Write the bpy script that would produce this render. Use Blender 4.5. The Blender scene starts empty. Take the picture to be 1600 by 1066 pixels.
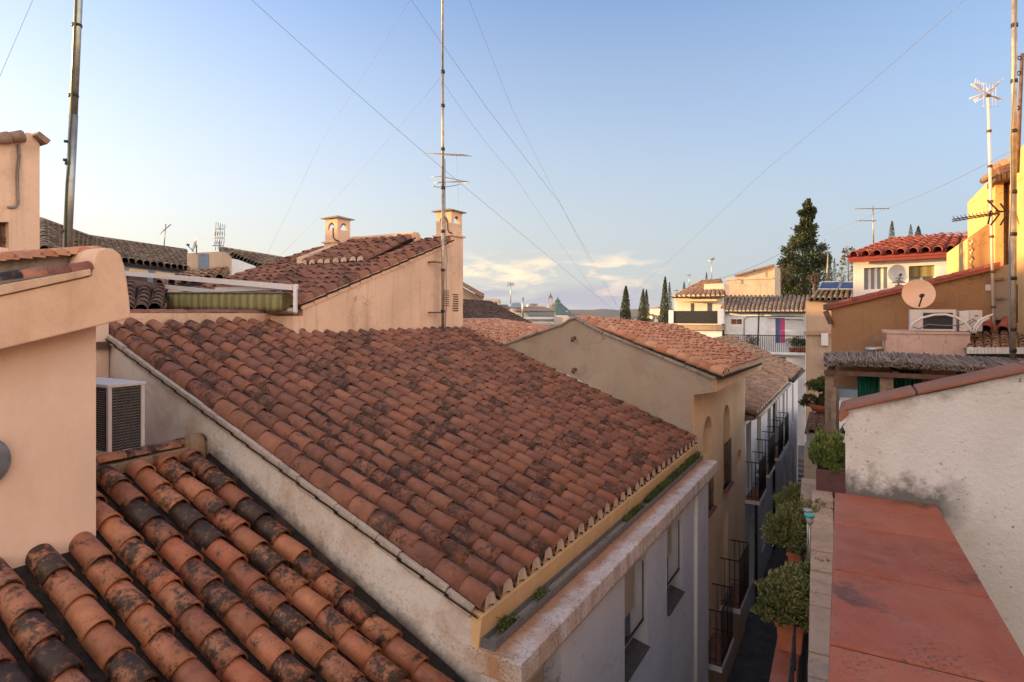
import bpy, bmesh, math, random
from mathutils import Vector, noise
from mathutils.geometry import tessellate_polygon
random.seed(7)
R = math.radians
sc = bpy.context.scene
COL = sc.collection

# ------------------------------------------------------------------ camera
FPX, CX, HY = 950.0, 800.0, 490.0          # focal length in photo pixels, horizon row
cam = bpy.data.cameras.new('camera'); co = bpy.data.objects.new('camera', cam); COL.objects.link(co)
co.location = (0, 0, 0); co.rotation_euler = (R(90), 0, 0)
cam.sensor_width = 36; cam.lens = FPX / 1600 * 36; cam.shift_y = -(533 - HY) / 1600
cam.clip_start = 0.05; cam.clip_end = 9000
sc.camera = co
# ------------------------------------------------------------------ world
SUN_EL, SUN_AZ = 5.0, -78.0               # azimuth from +Y, clockwise positive
w = bpy.data.worlds.new('World'); sc.world = w; w.use_nodes = True
nt = w.node_tree; nt.nodes.clear()
N = nt.nodes.new; L = nt.links.new
out = N('ShaderNodeOutputWorld'); bg = N('ShaderNodeBackground'); L(bg.outputs[0], out.inputs[0])
sky = N('ShaderNodeTexSky'); sky.sky_type = 'NISHITA'; sky.sun_disc = False
sky.sun_elevation = R(SUN_EL); sky.sun_rotation = R(SUN_AZ)
sky.altitude = 700; sky.air_density = 1.0; sky.dust_density = 1.6; sky.ozone_density = 1.2
SKY_STRENGTH = 0.15
bg.inputs[1].default_value = SKY_STRENGTH
tc = N('ShaderNodeTexCoord')
sep = N('ShaderNodeSeparateXYZ'); L(tc.outputs['Generated'], sep.inputs[0])
def wmath(op, a, b=None, c=None):
    m = N('ShaderNodeMath'); m.operation = op
    for i, v in enumerate((a, b, c)):
        if v is None: continue
        if isinstance(v, (int, float)): m.inputs[i].default_value = v
        else: L(v, m.inputs[i])
    return m.outputs[0]
# low band of sunset clouds, a little above the skyline, in real sky directions
def mapped(scale, loc=(0, 0, 0)):
    mp = N('ShaderNodeMapping'); mp.inputs['Scale'].default_value = scale; mp.inputs['Location'].default_value = loc
    L(tc.outputs['Generated'], mp.inputs[0]); return mp.outputs[0]
def wramp(v, stops):
    r = N('ShaderNodeValToRGB'); e = r.color_ramp.elements
    for i, (p, c) in enumerate(stops):
        if i < 2: e[i].position = p
        else: e.new(p)
    for i, (p, c) in enumerate(stops): e[i].color = (c, c, c, 1) if isinstance(c, (int, float)) else (*c, 1)
    L(v, r.inputs[0]); return r.outputs[0]
az = wmath('ARCTAN2', sep.outputs[0], sep.outputs[1])
def cloud(scale, loc, lo, hi, zs):
    n = N('ShaderNodeTexNoise'); n.inputs['Scale'].default_value = 1; n.inputs['Detail'].default_value = 7; n.inputs['Roughness'].default_value = .55
    n.inputs['Distortion'].default_value = .35
    L(mapped(scale, loc), n.inputs['Vector'])
    m = wramp(n.outputs[0], [(lo, 0), (hi, 1)])
    b = wramp(sep.outputs[2], zs)
    return wmath('MULTIPLY', m, b)
azm = wramp(wmath('ADD', wmath('MULTIPLY', az, .5), .5), [(.42, 0), (.455, 1), (.585, 1), (.635, 0)])
c1 = wmath('MULTIPLY', cloud((13, 13, 46), (2.1, .4, .9), .49, .66, [(.0, 0), (.045, .55), (.07, 1), (.105, 0)]), azm)
c2 = wmath('MULTIPLY', cloud((5, 5, 42), (.5, 3.1, .2), .34, .50, [(.0, .3), (.012, 1), (.036, 1), (.052, 0)]), azm)
mx1 = N('ShaderNodeMixRGB'); 
tint = N('ShaderNodeMixRGB'); tint.blend_type = 'MULTIPLY'; tint.inputs[0].default_value = 1; L(sky.outputs[0], tint.inputs[1]); tint.inputs[2].default_value = (.74, .76, .95, 1)
hz_c = wramp(wmath('ADD', wmath('MULTIPLY', az, .159), .5), [(.0, (6.2, 5.0, 3.9)), (.12, (5.4, 4.4, 3.5)), (.27, (2.1, 1.84, 1.48)), (.40, (1.6, 1.5, 1.32)), (.50, (1.15, 1.16, 1.15)), (.62, (.80, .94, 1.15)), (.70, (2.4, 2.2, 2.1)), (.80, (5.6, 4.8, 3.9)), (1.0, (6.2, 5.0, 3.9))])
hz_front = wramp(sep.outputs[2], [(.0, .94), (.10, .84), (.26, .46), (.48, .0)])
hz_back = wramp(sep.outputs[2], [(.0, .94), (.26, .74), (.50, .52), (.9, .10)])
back = wramp(wmath('ADD', wmath('MULTIPLY', az, .159), .5), [(.0, 1), (.22, 1), (.32, 0), (.64, 0), (.74, 1), (1.0, 1)])
hz_f = wmath('ADD', wmath('MULTIPLY', hz_front, wmath('SUBTRACT', 1.0, back)), wmath('MULTIPLY', hz_back, back))
hzm = N('ShaderNodeMixRGB'); L(hz_f, hzm.inputs[0]); L(tint.outputs[0], hzm.inputs[1]); L(hz_c, hzm.inputs[2])
L(c2, mx1.inputs[0]); L(hzm.outputs[0], mx1.inputs[1]); mx1.inputs[2].default_value = (1.0, .97, 1.10, 1)
mx2 = N('ShaderNodeMixRGB'); L(c1, mx2.inputs[0]); L(mx1.outputs[0], mx2.inputs[1]); mx2.inputs[2].default_value = (2.5, 1.85, 1.25, 1)
L(mx2.outputs[0], bg.inputs[0])
# ------------------------------------------------------------------ sun
sl = bpy.data.lights.new('sun', 'SUN'); sl.energy = 3.0; sl.angle = R(.5); sl.color = (1, .62, .22)
so = bpy.data.objects.new('sun', sl); COL.objects.link(so)
a, e = R(SUN_AZ), R(SUN_EL)
sd = Vector((math.sin(a) * math.cos(e), math.cos(a) * math.cos(e), math.sin(e)))
so.rotation_euler = sd.to_track_quat('Z', 'Y').to_euler(); so.location = sd * 50
vs = sc.view_settings; vs.view_transform = 'Standard'; vs.look = 'None'; vs.gamma = 1; vs.use_curve_mapping = False
vs.exposure = 1.92

# ------------------------------------------------------------------ street frame: s along the street, t across (right +)
SV = Vector((545, 950, 0)).normalized(); TV = Vector((SV.y, -SV.x, 0)); ZV = Vector((0, 0, 1))
STREET = math.atan2(SV.y, SV.x)
def W(s, t, z=0): return SV * s + TV * t + ZV * z
def ray(x, y): return Vector(((x - CX) / FPX, 1, (HY - y) / FPX))
def at_s(x, y, s): r = ray(x, y); return r * (s / r.dot(SV))
def at_t(x, y, t): r = ray(x, y); return r * (t / r.dot(TV))
def at_z(x, y, z): r = ray(x, y); return r * (z / r.z)
def st(p): return (p.dot(SV), p.dot(TV), p.z)
def Yd(x, y, Y): return ray(x, y) * Y
GZ = -8.4

# ------------------------------------------------------------------ materials
def node(m, t): return m.node_tree.nodes.new(t)
def newmat(name):
    m = bpy.data.materials.new(name); m.use_nodes = True
    b = m.node_tree.nodes['Principled BSDF']; return m, b, m.node_tree.links.new
def ramp(m, src, stops, interp='LINEAR'):
    r = node(m, 'ShaderNodeValToRGB'); r.color_ramp.interpolation = interp; e = r.color_ramp.elements
    for i, (p, c) in enumerate(stops):
        if i < 2: e[i].position = p
        else: e.new(p)
    for i, (p, c) in enumerate(stops):
        e[i].color = (c, c, c, 1) if isinstance(c, (int, float)) else (*c, 1)
    m.node_tree.links.new(src, r.inputs[0]); return r.outputs[0]
def noise_n(m, scale, detail=5, rough=.6, stretch=(1, 1, 1), dist=0, coord='Object', loc=(0, 0, 0)):
    tcn = node(m, 'ShaderNodeTexCoord'); mp = node(m, 'ShaderNodeMapping'); mp.inputs['Scale'].default_value = stretch
    mp.inputs['Location'].default_value = loc
    n = node(m, 'ShaderNodeTexNoise'); n.inputs['Scale'].default_value = scale; n.inputs['Detail'].default_value = detail
    n.inputs['Roughness'].default_value = rough; n.inputs['Distortion'].default_value = dist
    lk = m.node_tree.links.new; lk(tcn.outputs[coord], mp.inputs[0]); lk(mp.outputs[0], n.inputs['Vector']); return n.outputs[0]
def mixc(m, fac, a, b, mode='MIX'):
    x = node(m, 'ShaderNodeMixRGB'); x.blend_type = mode; lk = m.node_tree.links.new
    for i, v in ((0, fac), (1, a), (2, b)):
        if isinstance(v, (int, float)): x.inputs[i].default_value = v
        elif isinstance(v, tuple): x.inputs[i].default_value = (*v, 1)
        else: lk(v, x.inputs[i])
    return x.outputs[0]
def mth(m, op, a, b=0.0):
    x = node(m, 'ShaderNodeMath'); x.operation = op; lk = m.node_tree.links.new
    for i, v in ((0, a), (1, b)):
        if isinstance(v, (int, float)): x.inputs[i].default_value = v
        else: lk(v, x.inputs[i])
    return x.outputs[0]
def bump(m, b, src, strength=.3, dist=.01):
    n = node(m, 'ShaderNodeBump'); n.inputs['Strength'].default_value = strength; n.inputs['Distance'].default_value = dist
    lk = m.node_tree.links.new; lk(src, n.inputs['Height']); lk(n.outputs[0], b.inputs['Normal'])
def island(m): return node(m, 'ShaderNodeNewGeometry').outputs['Random Per Island']
def plaster(name, c, dirt=None, amt=.5, streak=.4, rough_bump=.25, scale=1.0, fine=60, dirt2=None):
    m, b, lk = newmat(name)
    dirt = dirt or tuple(v * .45 for v in c)
    n1 = noise_n(m, .9 * scale, 8, .62)
    col = mixc(m, ramp(m, n1, [(.3, 0), (.75, 1)]), tuple(v * .84 for v in c), tuple(min(1, v * 1.1) for v in c))
    n2 = noise_n(m, 1.6 * scale, 9, .7, dist=.6, loc=(3, 1, 5))
    col = mixc(m, mth(m, 'MULTIPLY', ramp(m, n2, [(.52, 0), (.72, 1)]), amt), col, dirt)
    n3 = noise_n(m, 5.0 * scale, 6, .6, stretch=(1, 1, .09), loc=(1, 7, 2))
    col = mixc(m, mth(m, 'MULTIPLY', ramp(m, n3, [(.53, 0), (.74, 1)]), streak), col, dirt2 or dirt)
    vt = node(m, 'ShaderNodeTexVoronoi'); vt.feature = 'DISTANCE_TO_EDGE'; vt.inputs['Scale'].default_value = .55 * scale
    tcv = node(m, 'ShaderNodeTexCoord'); wv_ = node(m, 'ShaderNodeVectorMath'); wv_.operation = 'ADD'
    nz = node(m, 'ShaderNodeTexNoise'); nz.inputs['Scale'].default_value = 2.5; nz.inputs['Detail'].default_value = 7
    lk(tcv.outputs['Object'], nz.inputs['Vector']); lk(tcv.outputs['Object'], wv_.inputs[0]); lk(nz.outputs['Color'], wv_.inputs[1]); lk(wv_.outputs[0], vt.inputs['Vector'])
    crack = mth(m, 'MULTIPLY', ramp(m, vt.outputs['Distance'], [(.0, 1), (.006, 0)]), ramp(m, noise_n(m, 1.1, 3, .5, loc=(8, 8, 8)), [(.5, 0), (.6, 1)]))
    col = mixc(m, mth(m, 'MULTIPLY', crack, .65), col, tuple(v * .5 for v in dirt))
    n4 = noise_n(m, 28 * scale, 4, .6)
    col = mixc(m, mth(m, 'MULTIPLY', ramp(m, n4, [(.45, 0), (.8, 1)]), .18), col, dirt)
    lk(col, b.inputs['Base Color']); b.inputs['Roughness'].default_value = .92
    nb = mth(m, 'ADD', noise_n(m, fine, 6, .65), mth(m, 'MULTIPLY', noise_n(m, 5.5, 5, .55, stretch=(1, 1, .8)), 2.2))
    bump(m, b, nb, rough_bump*1.3, .012)
    return m
def flat(name, c, rough=.6, metal=0, var=.12, scale=12, bumpv=.05):
    m, b, lk = newmat(name)
    n1 = noise_n(m, scale, 6, .6)
    lk(mixc(m, ramp(m, n1, [(.35, 0), (.7, 1)]), tuple(v * (1 - var) for v in c), tuple(min(1, v * (1 + var)) for v in c)), b.inputs['Base Color'])
    b.inputs['Roughness'].default_value = rough; b.inputs['Metallic'].default_value = metal
    if bumpv: bump(m, b, noise_n(m, scale * 5, 4), bumpv, .004)
    return m
def tilemat(name, cols, soot=(.012, .010, .009), soot_lo=.5, soot_hi=.64, soot_amt=.9, lichen=None, lichen_amt=.4, sscale=5.0, smooth_gloss=.75, seed=0):
    """clay barrel tiles: every tile its own clay, then black weathering in patches, pale lichen specks"""
    m, b, lk = newmat(name)
    r = island(m)
    stops = [((i + .0) / len(cols), c) for i, c in enumerate(cols)]
    base = ramp(m, r, stops, 'CONSTANT')
    n0 = noise_n(m, 9, 6, .6, loc=(seed, 2, 3))
    base = mixc(m, ramp(m, n0, [(.3, 0), (.75, 1)]), base, mixc(m, 1.0, base, (.62, .60, .60), 'MULTIPLY'))
    n1 = mixc(m, .38, noise_n(m, sscale, 11, .74, dist=.25, loc=(seed, 0, seed)), noise_n(m, sscale*5, 9, .78, loc=(0, seed, 1)))
    shift = mth(m, 'MULTIPLY', mth(m, 'SUBTRACT', mth(m, 'FRACT', mth(m, 'MULTIPLY', r, 17.3)), .5), .16)
    n1b = mth(m, 'ADD', n1, shift)
    base = mixc(m, mth(m, 'MULTIPLY', ramp(m, n1b, [(soot_lo, 0), (soot_hi, 1)]), soot_amt), base, soot)
    n5 = noise_n(m, 75, 3, .7, loc=(5, seed, 1))
    n6 = noise_n(m, 3.5, 3, .6, loc=(2, 5, seed))
    sp = mth(m, 'MULTIPLY', ramp(m, n5, [(.56, 0), (.64, 1)]), ramp(m, n6, [(.40, 0), (.65, 1)]))
    base = mixc(m, mth(m, 'MULTIPLY', sp, soot_amt * .8), base, soot)
    if lichen:
        n2 = noise_n(m, 14, 8, .75, loc=(9, seed, 4))
        base = mixc(m, mth(m, 'MULTIPLY', ramp(m, n2, [(.54, 0), (.68, 1)]), lichen_amt), base, lichen)
    lk(base, b.inputs['Base Color']); b.inputs['Roughness'].default_value = smooth_gloss
    bump(m, b, noise_n(m, 55, 6, .7), .35, .006)
    return m
def leafmat(name, c1, c2, c3):
    m, b, lk = newmat(name)
    lk(mixc(m, ramp(m, noise_n(m, 3.0, 4), [(.35, 0), (.65, 1)]), ramp(m, island(m), [(0, c1), (.5, c2), (1, c3)]), c1), b.inputs['Base Color'])
    b.inputs['Roughness'].default_value = .6
    return m
M = {}
M['tile_main'] = tilemat('clay_main', [(.27,.115,.076),(.31,.133,.086),(.235,.102,.070),(.34,.150,.095),(.29,.122,.080),(.255,.112,.080),(.32,.128,.076)], soot_lo=.515, soot_hi=.60, soot_amt=.78, lichen=(.22,.17,.14), lichen_amt=.22, sscale=7.0)
M['tile_front'] = tilemat('clay_front', [(.46,.175,.085),(.38,.145,.075),(.52,.21,.105),(.33,.12,.065),(.44,.18,.095),(.48,.16,.08)], soot_lo=.472, soot_hi=.555, soot_amt=.93, lichen=(.30,.22,.16), lichen_amt=.18, sscale=4.8, smooth_gloss=.55, seed=3)
M['tile_orange'] = tilemat('clay_orange', [(.60,.28,.165),(.66,.34,.21),(.53,.23,.135),(.70,.39,.25),(.57,.30,.19),(.62,.26,.15)], soot_lo=.58, soot_hi=.80, soot_amt=.55, lichen=(.42,.33,.25), lichen_amt=.3, seed=5)
M['tile_brown'] = tilemat('clay_brown', [(.36,.21,.135),(.42,.25,.165),(.30,.18,.12),(.48,.29,.18),(.38,.23,.155)], soot_lo=.52, soot_hi=.75, soot_amt=.6, lichen=(.42,.34,.25), lichen_amt=.35, seed=8)
M['tile_grey'] = tilemat('clay_grey', [(.27,.20,.155),(.34,.26,.20),(.23,.175,.14),(.40,.30,.22),(.29,.22,.18)], soot_lo=.50, soot_hi=.72, soot_amt=.6, lichen=(.42,.36,.27), lichen_amt=.6, seed=11)
M['tile_dark'] = tilemat('clay_dark', [(.15,.090,.070),(.18,.105,.082),(.13,.082,.066),(.21,.125,.095)], soot_lo=.5, soot_hi=.7, soot_amt=.7, lichen=(.26,.21,.18), lichen_amt=.4, seed=13)
M['tile_red'] = tilemat('clay_red', [(.36,.085,.055),(.42,.11,.07),(.31,.075,.05),(.46,.14,.09)], soot_lo=.6, soot_hi=.8, soot_amt=.5, lichen=(.5,.4,.33), lichen_amt=.25, seed=14)
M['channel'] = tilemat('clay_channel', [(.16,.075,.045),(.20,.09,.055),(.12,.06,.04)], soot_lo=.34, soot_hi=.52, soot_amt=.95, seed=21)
M['grime'] = flat('roof_grime', (.030, .024, .020), .95, var=.5, scale=20, bumpv=.5)
M['mortar'] = plaster('eave_mortar', (.62, .47, .36), dirt=(.25,.18,.13), amt=.5, streak=.2)
M['mortar_grey'] = plaster('kerb_mortar', (.34, .29, .24), dirt=(.07,.06,.05), amt=.8, streak=.5, rough_bump=.6, fine=40)
M['mortar_dark'] = plaster('kerb_mortar_dark', (.33, .22, .13), dirt=(.03,.028,.022), amt=.9, streak=.7, rough_bump=.8, fine=30, scale=3)
M['peach'] = plaster('peach_plaster', (.80, .53, .36), dirt=(.50, .27, .15), amt=.4, streak=.35)
M['peach_pale'] = plaster('pale_peach_plaster', (.84, .60, .455), dirt=(.74, .47, .30), amt=.45, streak=.3, rough_bump=.18)
M['peach_worn'] = plaster('worn_peach_plaster', (.74, .49, .33), dirt=(.26, .17, .11), amt=.45, streak=.35, rough_bump=.4)
M['chimney'] = plaster('chimney_plaster', (.77, .52, .36), dirt=(.36, .22, .15), amt=.45, streak=.45)
M['grey_render'] = plaster('grey_render', (.40, .32, .25), dirt=(.20, .155, .12), amt=.5, streak=.5, dirt2=(.45, .25, .13), rough_bump=.3)
M['white_worn'] = plaster('weathered_white', (.70, .66, .62), dirt=(.33, .27, .21), amt=.55, streak=.5, rough_bump=.4, dirt2=(.50, .36, .25))
M['facade'] = plaster('street_facade', (.68, .67, .70), dirt=(.42, .38, .37), amt=.25, streak=.22)
M['facade_warm'] = plaster('warm_facade', (.82, .58, .37), dirt=(.50, .30, .17), amt=.3, streak=.25)
M['cornice'] = plaster('cornice_slab', (.70, .60, .54), dirt=(.48, .25, .11), amt=.9, streak=.25, rough_bump=.5, scale=2.2, fine=45, dirt2=(.30,.17,.10))
m, b, lk = newmat('cornice_stained')
tcn = node(m, 'ShaderNodeTexCoord'); dt = node(m, 'ShaderNodeVectorMath'); dt.operation = 'DOT_PRODUCT'; lk(tcn.outputs['Object'], dt.inputs[0]); dt.inputs[1].default_value = tuple(TV)
base = mixc(m, ramp(m, noise_n(m, 3, 7, .6), [(.3, 0), (.7, 1)]), (.60, .50, .45), (.74, .66, .62))
tt_ = mth(m, 'ADD', dt.outputs['Value'], mth(m, 'MULTIPLY', mth(m, 'SUBTRACT', noise_n(m, 4.5, 9, .7, dist=.5), .5), .34))   # local t, 0 at t=-2.4
base = mixc(m, mth(m, 'MULTIPLY', mth(m, 'MULTIPLY', ramp(m, tt_, [(.0, 1), (.09, 0)]), ramp(m, mth(m, 'ADD', dt.outputs['Value'], .2), [(.05, .15), (.12, 1)])), .85), base, (.46, .21, .085))
base = mixc(m, mth(m, 'MULTIPLY', ramp(m, noise_n(m, 2.1, 6, .6, loc=(5, 5, 5)), [(.52, 0), (.66, 1)]), .5), base, (.50, .30, .17))
base = mixc(m, mth(m, 'MULTIPLY', mth(m, 'MULTIPLY', ramp(m, noise_n(m, 9, 6, .65, stretch=(1, 1, .12), loc=(2, 2, 2)), [(.46, 0), (.66, 1)]), ramp(m, dt.outputs['Value'], [(.17, 0), (.19, 1)])), .75), base, (.42, .24, .13))
base = mixc(m, mth(m, 'MULTIPLY', ramp(m, noise_n(m, 30, 6, .75), [(.53, 0), (.62, 1)]), .6), base, (.22, .14, .10))
base = mixc(m, mth(m, 'MULTIPLY', mth(m, 'MULTIPLY', ramp(m, noise_n(m, 55, 4, .8), [(.52, 0), (.6, 1)]), ramp(m, noise_n(m, 3, 4, .6, loc=(1, 6, 1)), [(.5, 0), (.62, 1)])), .85), base, (.10, .08, .07))
lk(base, b.inputs['Base Color']); b.inputs['Roughness'].default_value = .92
bump(m, b, noise_n(m, 40, 8, .7), .6, .008); M['cornice'] = m
M['cornice_edge'] = plaster('cornice_edge', (.55, .40, .29), dirt=(.34, .19, .10), amt=.6, streak=.9, scale=1.6)
M['cream_paint'] = flat('cream_paint', (.72, .47, .24), .7, var=.08, scale=5)
M['white_paint'] = flat('white_paint', (.72, .68, .66), .5, var=.05)
M['white_wall'] = plaster('white_wall', (.80, .80, .80), dirt=(.45, .42, .40), amt=.3, streak=.4)
M['blue_wall'] = plaster('blue_wall', (.22, .28, .36), amt=.3)
M['beige'] = plaster('beige_wall', (.60, .45, .33), dirt=(.33, .21, .14), amt=.5, streak=.55)
M['brown_wall'] = plaster('brown_wall', (.33, .185, .095), dirt=(.13, .09, .06), amt=.6, streak=.4, scale=1.5, rough_bump=.4)
M['orange_wall'] = plaster('orange_wall', (.62, .35, .18), dirt=(.4, .22, .12), amt=.3)
M['pink_wall'] = plaster('pink_wall', (.66, .46, .39), dirt=(.22, .16, .14), amt=.35, streak=.5, scale=2)
M['yellow_wall'] = plaster('yellow_wall', (.64, .42, .19), dirt=(.46, .27, .11), amt=.6, streak=.55, scale=1.6)
M['slab_brown'] = plaster('slab_brown', (.46, .33, .23), dirt=(.18, .12, .08), amt=.6, streak=.2, scale=3)
M['tan_wall'] = plaster('tan_wall', (.44, .30, .21), amt=.2)
M['cream_wall'] = plaster('cream_wall', (.76, .70, .62), dirt=(.45, .34, .24), amt=.3)
M['metal'] = flat('galvanised', (.42, .42, .38), .42, .75, .25, 9)
M['metal_warm'] = flat('old_galvanised', (.40, .33, .25), .5, .6, .3, 9)
M['dark_metal'] = flat('dark_metal', (.035, .032, .032), .5, .4, .3)
M['zinc'] = flat('zinc_gutter', (.22, .235, .26), .5, .5, .2)
M['sill_slate'] = flat('slate_sill', (.085, .070, .065), .75, var=.3)
M['verge_clay'] = plaster('verge_clay', (.52, .44, .37), dirt=(.16, .12, .10), amt=.8, streak=.6, scale=5, rough_bump=.5)
M['niche'] = flat('niche_grey', (.27, .28, .33), .9)
M['rust'] = flat('rusty_metal', (.16, .09, .06), .8, .3, .4)
M['white_plastic'] = flat('ac_casing', (.62, .57, .54), .45, var=.06)
M['coil'] = flat('ac_coil', (.045, .05, .062), .4, .5, .4, 30)
M['black'] = flat('black_opening', (.012, .012, .013), .8)
M['wire'] = flat('guy_wire', (.20, .20, .22), .5, .4)
M['wood'] = flat('dark_wood', (.10, .052, .035), .7, var=.3)
M['wood_pale'] = flat('grey_wood', (.24, .17, .12), .8, var=.3)
M['red_band'] = flat('red_fascia', (.28, .05, .035), .7)
M['leaf_pot'] = leafmat('heath_leaf', (.09, .105, .028), (.17, .18, .05), (.29, .26, .09))
M['leaf_fresh'] = leafmat('fresh_leaf', (.08, .12, .03), (.15, .21, .045), (.24, .28, .07))
M['leaf_cypress'] = leafmat('cypress_leaf', (.032, .050, .022), (.055, .070, .028), (.09, .095, .036))
M['leaf_moss'] = leafmat('gutter_leaf', (.045, .07, .012), (.09, .13, .02), (.14, .17, .03))
M['leaf_olive'] = leafmat('olive_leaf', (.09, .085, .03), (.14, .12, .045), (.20, .15, .06))
M['bark'] = flat('bark', (.10, .07, .05), .9, var=.4)
M['terracotta_pot'] = flat('terracotta_pot', (.40, .125, .062), .75, var=.15, scale=8)
M['purple_pot'] = flat('maroon_planter', (.11, .045, .045), .6, var=.2)
M['soil'] = flat('soil', (.035, .025, .018), .95, var=.4, bumpv=.6)
M['asphalt'] = flat('street_paving', (.10, .095, .10), .85, var=.3, scale=3, bumpv=.3)
M['ground'] = flat('town_ground', (.17, .15, .13), .9, var=.3, scale=.2)
M['green_cloth'] = flat('green_curtain', (.012, .16, .11), .8, var=.2)
M['solar'] = flat('solar_panel', (.035, .045, .12), .2, .2, .1)
M['shutter'] = flat('beige_shutter', (.46, .35, .26), .6, var=.08)
M['magenta'] = flat('magenta_door', (.50, .07, .22), .6)
M['blue_paint'] = flat('blue_door', (.08, .12, .28), .6)
M['copper'] = flat('dome_copper', (.10, .15, .13), .7, var=.2, scale=1)
M['teal'] = flat('teal_cap', (.05, .42, .38), .4)
M['brick'] = flat('brick_red', (.26, .11, .07), .8, var=.3)
M['lamp_glass'] = flat('frosted_glass', (.35, .35, .36), .25, var=.1)

def glassmat(name, c, rough=.12):
    m, b, lk = newmat(name); b.inputs['Base Color'].default_value = (*c, 1); b.inputs['Roughness'].default_value = rough
    b.inputs['Specular IOR Level'].default_value = .8; return m
M['glass'] = glassmat('window_glass', (.03, .035, .045))
M['glass_pale'] = glassmat('curtained_glass', (.14, .17, .18), .3)
M['glass_warm'] = glassmat('painted_reflection_glass', (.55, .30, .12), .25)  # orange reflection put into the pane's base colour
M['polyglass'] = glassmat('translucent_dish', (.5, .52, .52), .3)

# terracotta coping of the parapet: mottled sealed tile with worn pale areas and black mould spots
m, b, lk = newmat('parapet_terracotta')
r_ = island(m)
base = ramp(m, r_, [(0, (.33,.085,.040)), (.4, (.37,.105,.052)), (.7, (.30,.075,.036)), (1, (.35,.09,.044))])
base = mixc(m, mth(m, 'MULTIPLY', ramp(m, noise_n(m, 7, 8, .65, stretch=(1, .5, 1)), [(.42, 0), (.7, 1)]), .45), base, (.43, .18, .11))
base = mixc(m, mth(m, 'MULTIPLY', ramp(m, noise_n(m, 4.2, 9, .7, loc=(4.1, 2.2, 0), dist=.4), [(.57, 0), (.66, 1)]), .8), base, (.085, .045, .035))
base = mixc(m, mth(m, 'MULTIPLY', ramp(m, noise_n(m, 45, 4, .6), [(.5, 0), (.72, 1)]), .3), base, (.26, .085, .06))
lk(base, b.inputs['Base Color'])
base = mixc(m, mth(m, 'MULTIPLY', mth(m, 'MULTIPLY', ramp(m, noise_n(m, 90, 3, .7), [(.52, 0), (.62, 1)]), ramp(m, noise_n(m, 5, 6, .7, loc=(2, 7, 0)), [(.48, 0), (.62, 1)])), .8), base, (.06, .04, .03))
lk(base, b.inputs['Base Color'])
lk(ramp(m, noise_n(m, 6, 5), [(.3, .5), (.7, .8)]), b.inputs['Roughness'])
bump(m, b, noise_n(m, 70, 6, .7), .25, .004); M['coping'] = m
M['coping_brown'] = plaster('worn_brown_coping', (.29, .125, .082), dirt=(.11, .06, .045), amt=.7, streak=.2, scale=3)
# rough dashed white wall with black mould rising from the parapet
m, b, lk = newmat('rough_white_wall')
tcn = node(m, 'ShaderNodeTexCoord'); sp_ = node(m, 'ShaderNodeSeparateXYZ'); lk(tcn.outputs['Object'], sp_.inputs[0])
base = mixc(m, ramp(m, noise_n(m, 2.2, 7, .6), [(.3, 0), (.7, 1)]), (.64, .63, .62), (.76, .77, .79))
base = mixc(m, mth(m, 'MULTIPLY', ramp(m, noise_n(m, 3.1, 8, .65, loc=(3, 3, 1)), [(.5, 0), (.7, 1)]), .45), base, (.52, .42, .34))
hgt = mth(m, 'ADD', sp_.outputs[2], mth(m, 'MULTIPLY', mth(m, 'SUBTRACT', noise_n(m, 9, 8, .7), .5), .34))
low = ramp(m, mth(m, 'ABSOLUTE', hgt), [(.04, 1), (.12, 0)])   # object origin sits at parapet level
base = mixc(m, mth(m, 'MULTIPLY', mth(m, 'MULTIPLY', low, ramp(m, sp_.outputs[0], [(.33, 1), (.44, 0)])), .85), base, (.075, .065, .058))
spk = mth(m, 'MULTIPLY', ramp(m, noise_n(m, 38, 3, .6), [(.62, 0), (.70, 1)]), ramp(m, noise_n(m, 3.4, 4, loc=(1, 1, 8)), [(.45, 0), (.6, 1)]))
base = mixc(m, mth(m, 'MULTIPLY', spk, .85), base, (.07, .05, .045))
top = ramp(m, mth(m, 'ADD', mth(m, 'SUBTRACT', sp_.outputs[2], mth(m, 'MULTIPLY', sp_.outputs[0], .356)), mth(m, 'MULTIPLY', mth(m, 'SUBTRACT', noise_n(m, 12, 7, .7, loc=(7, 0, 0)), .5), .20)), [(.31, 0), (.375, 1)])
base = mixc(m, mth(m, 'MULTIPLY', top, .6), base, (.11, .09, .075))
lk(base, b.inputs['Base Color']); b.inputs['Roughness'].default_value = .95
bump(m, b, mth(m, 'ADD', noise_n(m, 48, 9, .75), mth(m, 'MULTIPLY', noise_n(m, 14, 4, .6), .5)), 1.0, .010); M['rough_white'] = m
# big side wall: black mould climbing from the lower roof line
m, b, lk = newmat('side_wall_render')
tcn = node(m, 'ShaderNodeTexCoord'); dt = node(m, 'ShaderNodeVectorMath'); dt.operation = 'DOT_PRODUCT'; lk(tcn.outputs['Object'], dt.inputs[0]); dt.inputs[1].default_value = tuple(TV)
sp_ = node(m, 'ShaderNodeSeparateXYZ'); lk(tcn.outputs['Object'], sp_.inputs[0])
base = mixc(m, ramp(m, noise_n(m, .8, 7, .6), [(.3, 0), (.7, 1)]), (.70, .62, .55), (.80, .76, .71))
base = mixc(m, mth(m, 'MULTIPLY', ramp(m, noise_n(m, 1.7, 9, .68, loc=(3, 3, 1), dist=.4), [(.48, 0), (.66, 1)]), .65), base, (.50, .34, .23))
base = mixc(m, mth(m, 'MULTIPLY', ramp(m, noise_n(m, 7, 8, .7, stretch=(1, 1, .12), loc=(3, 9, 1)), [(.55, 0), (.76, 1)]), .35), base, (.44, .34, .26))
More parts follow.
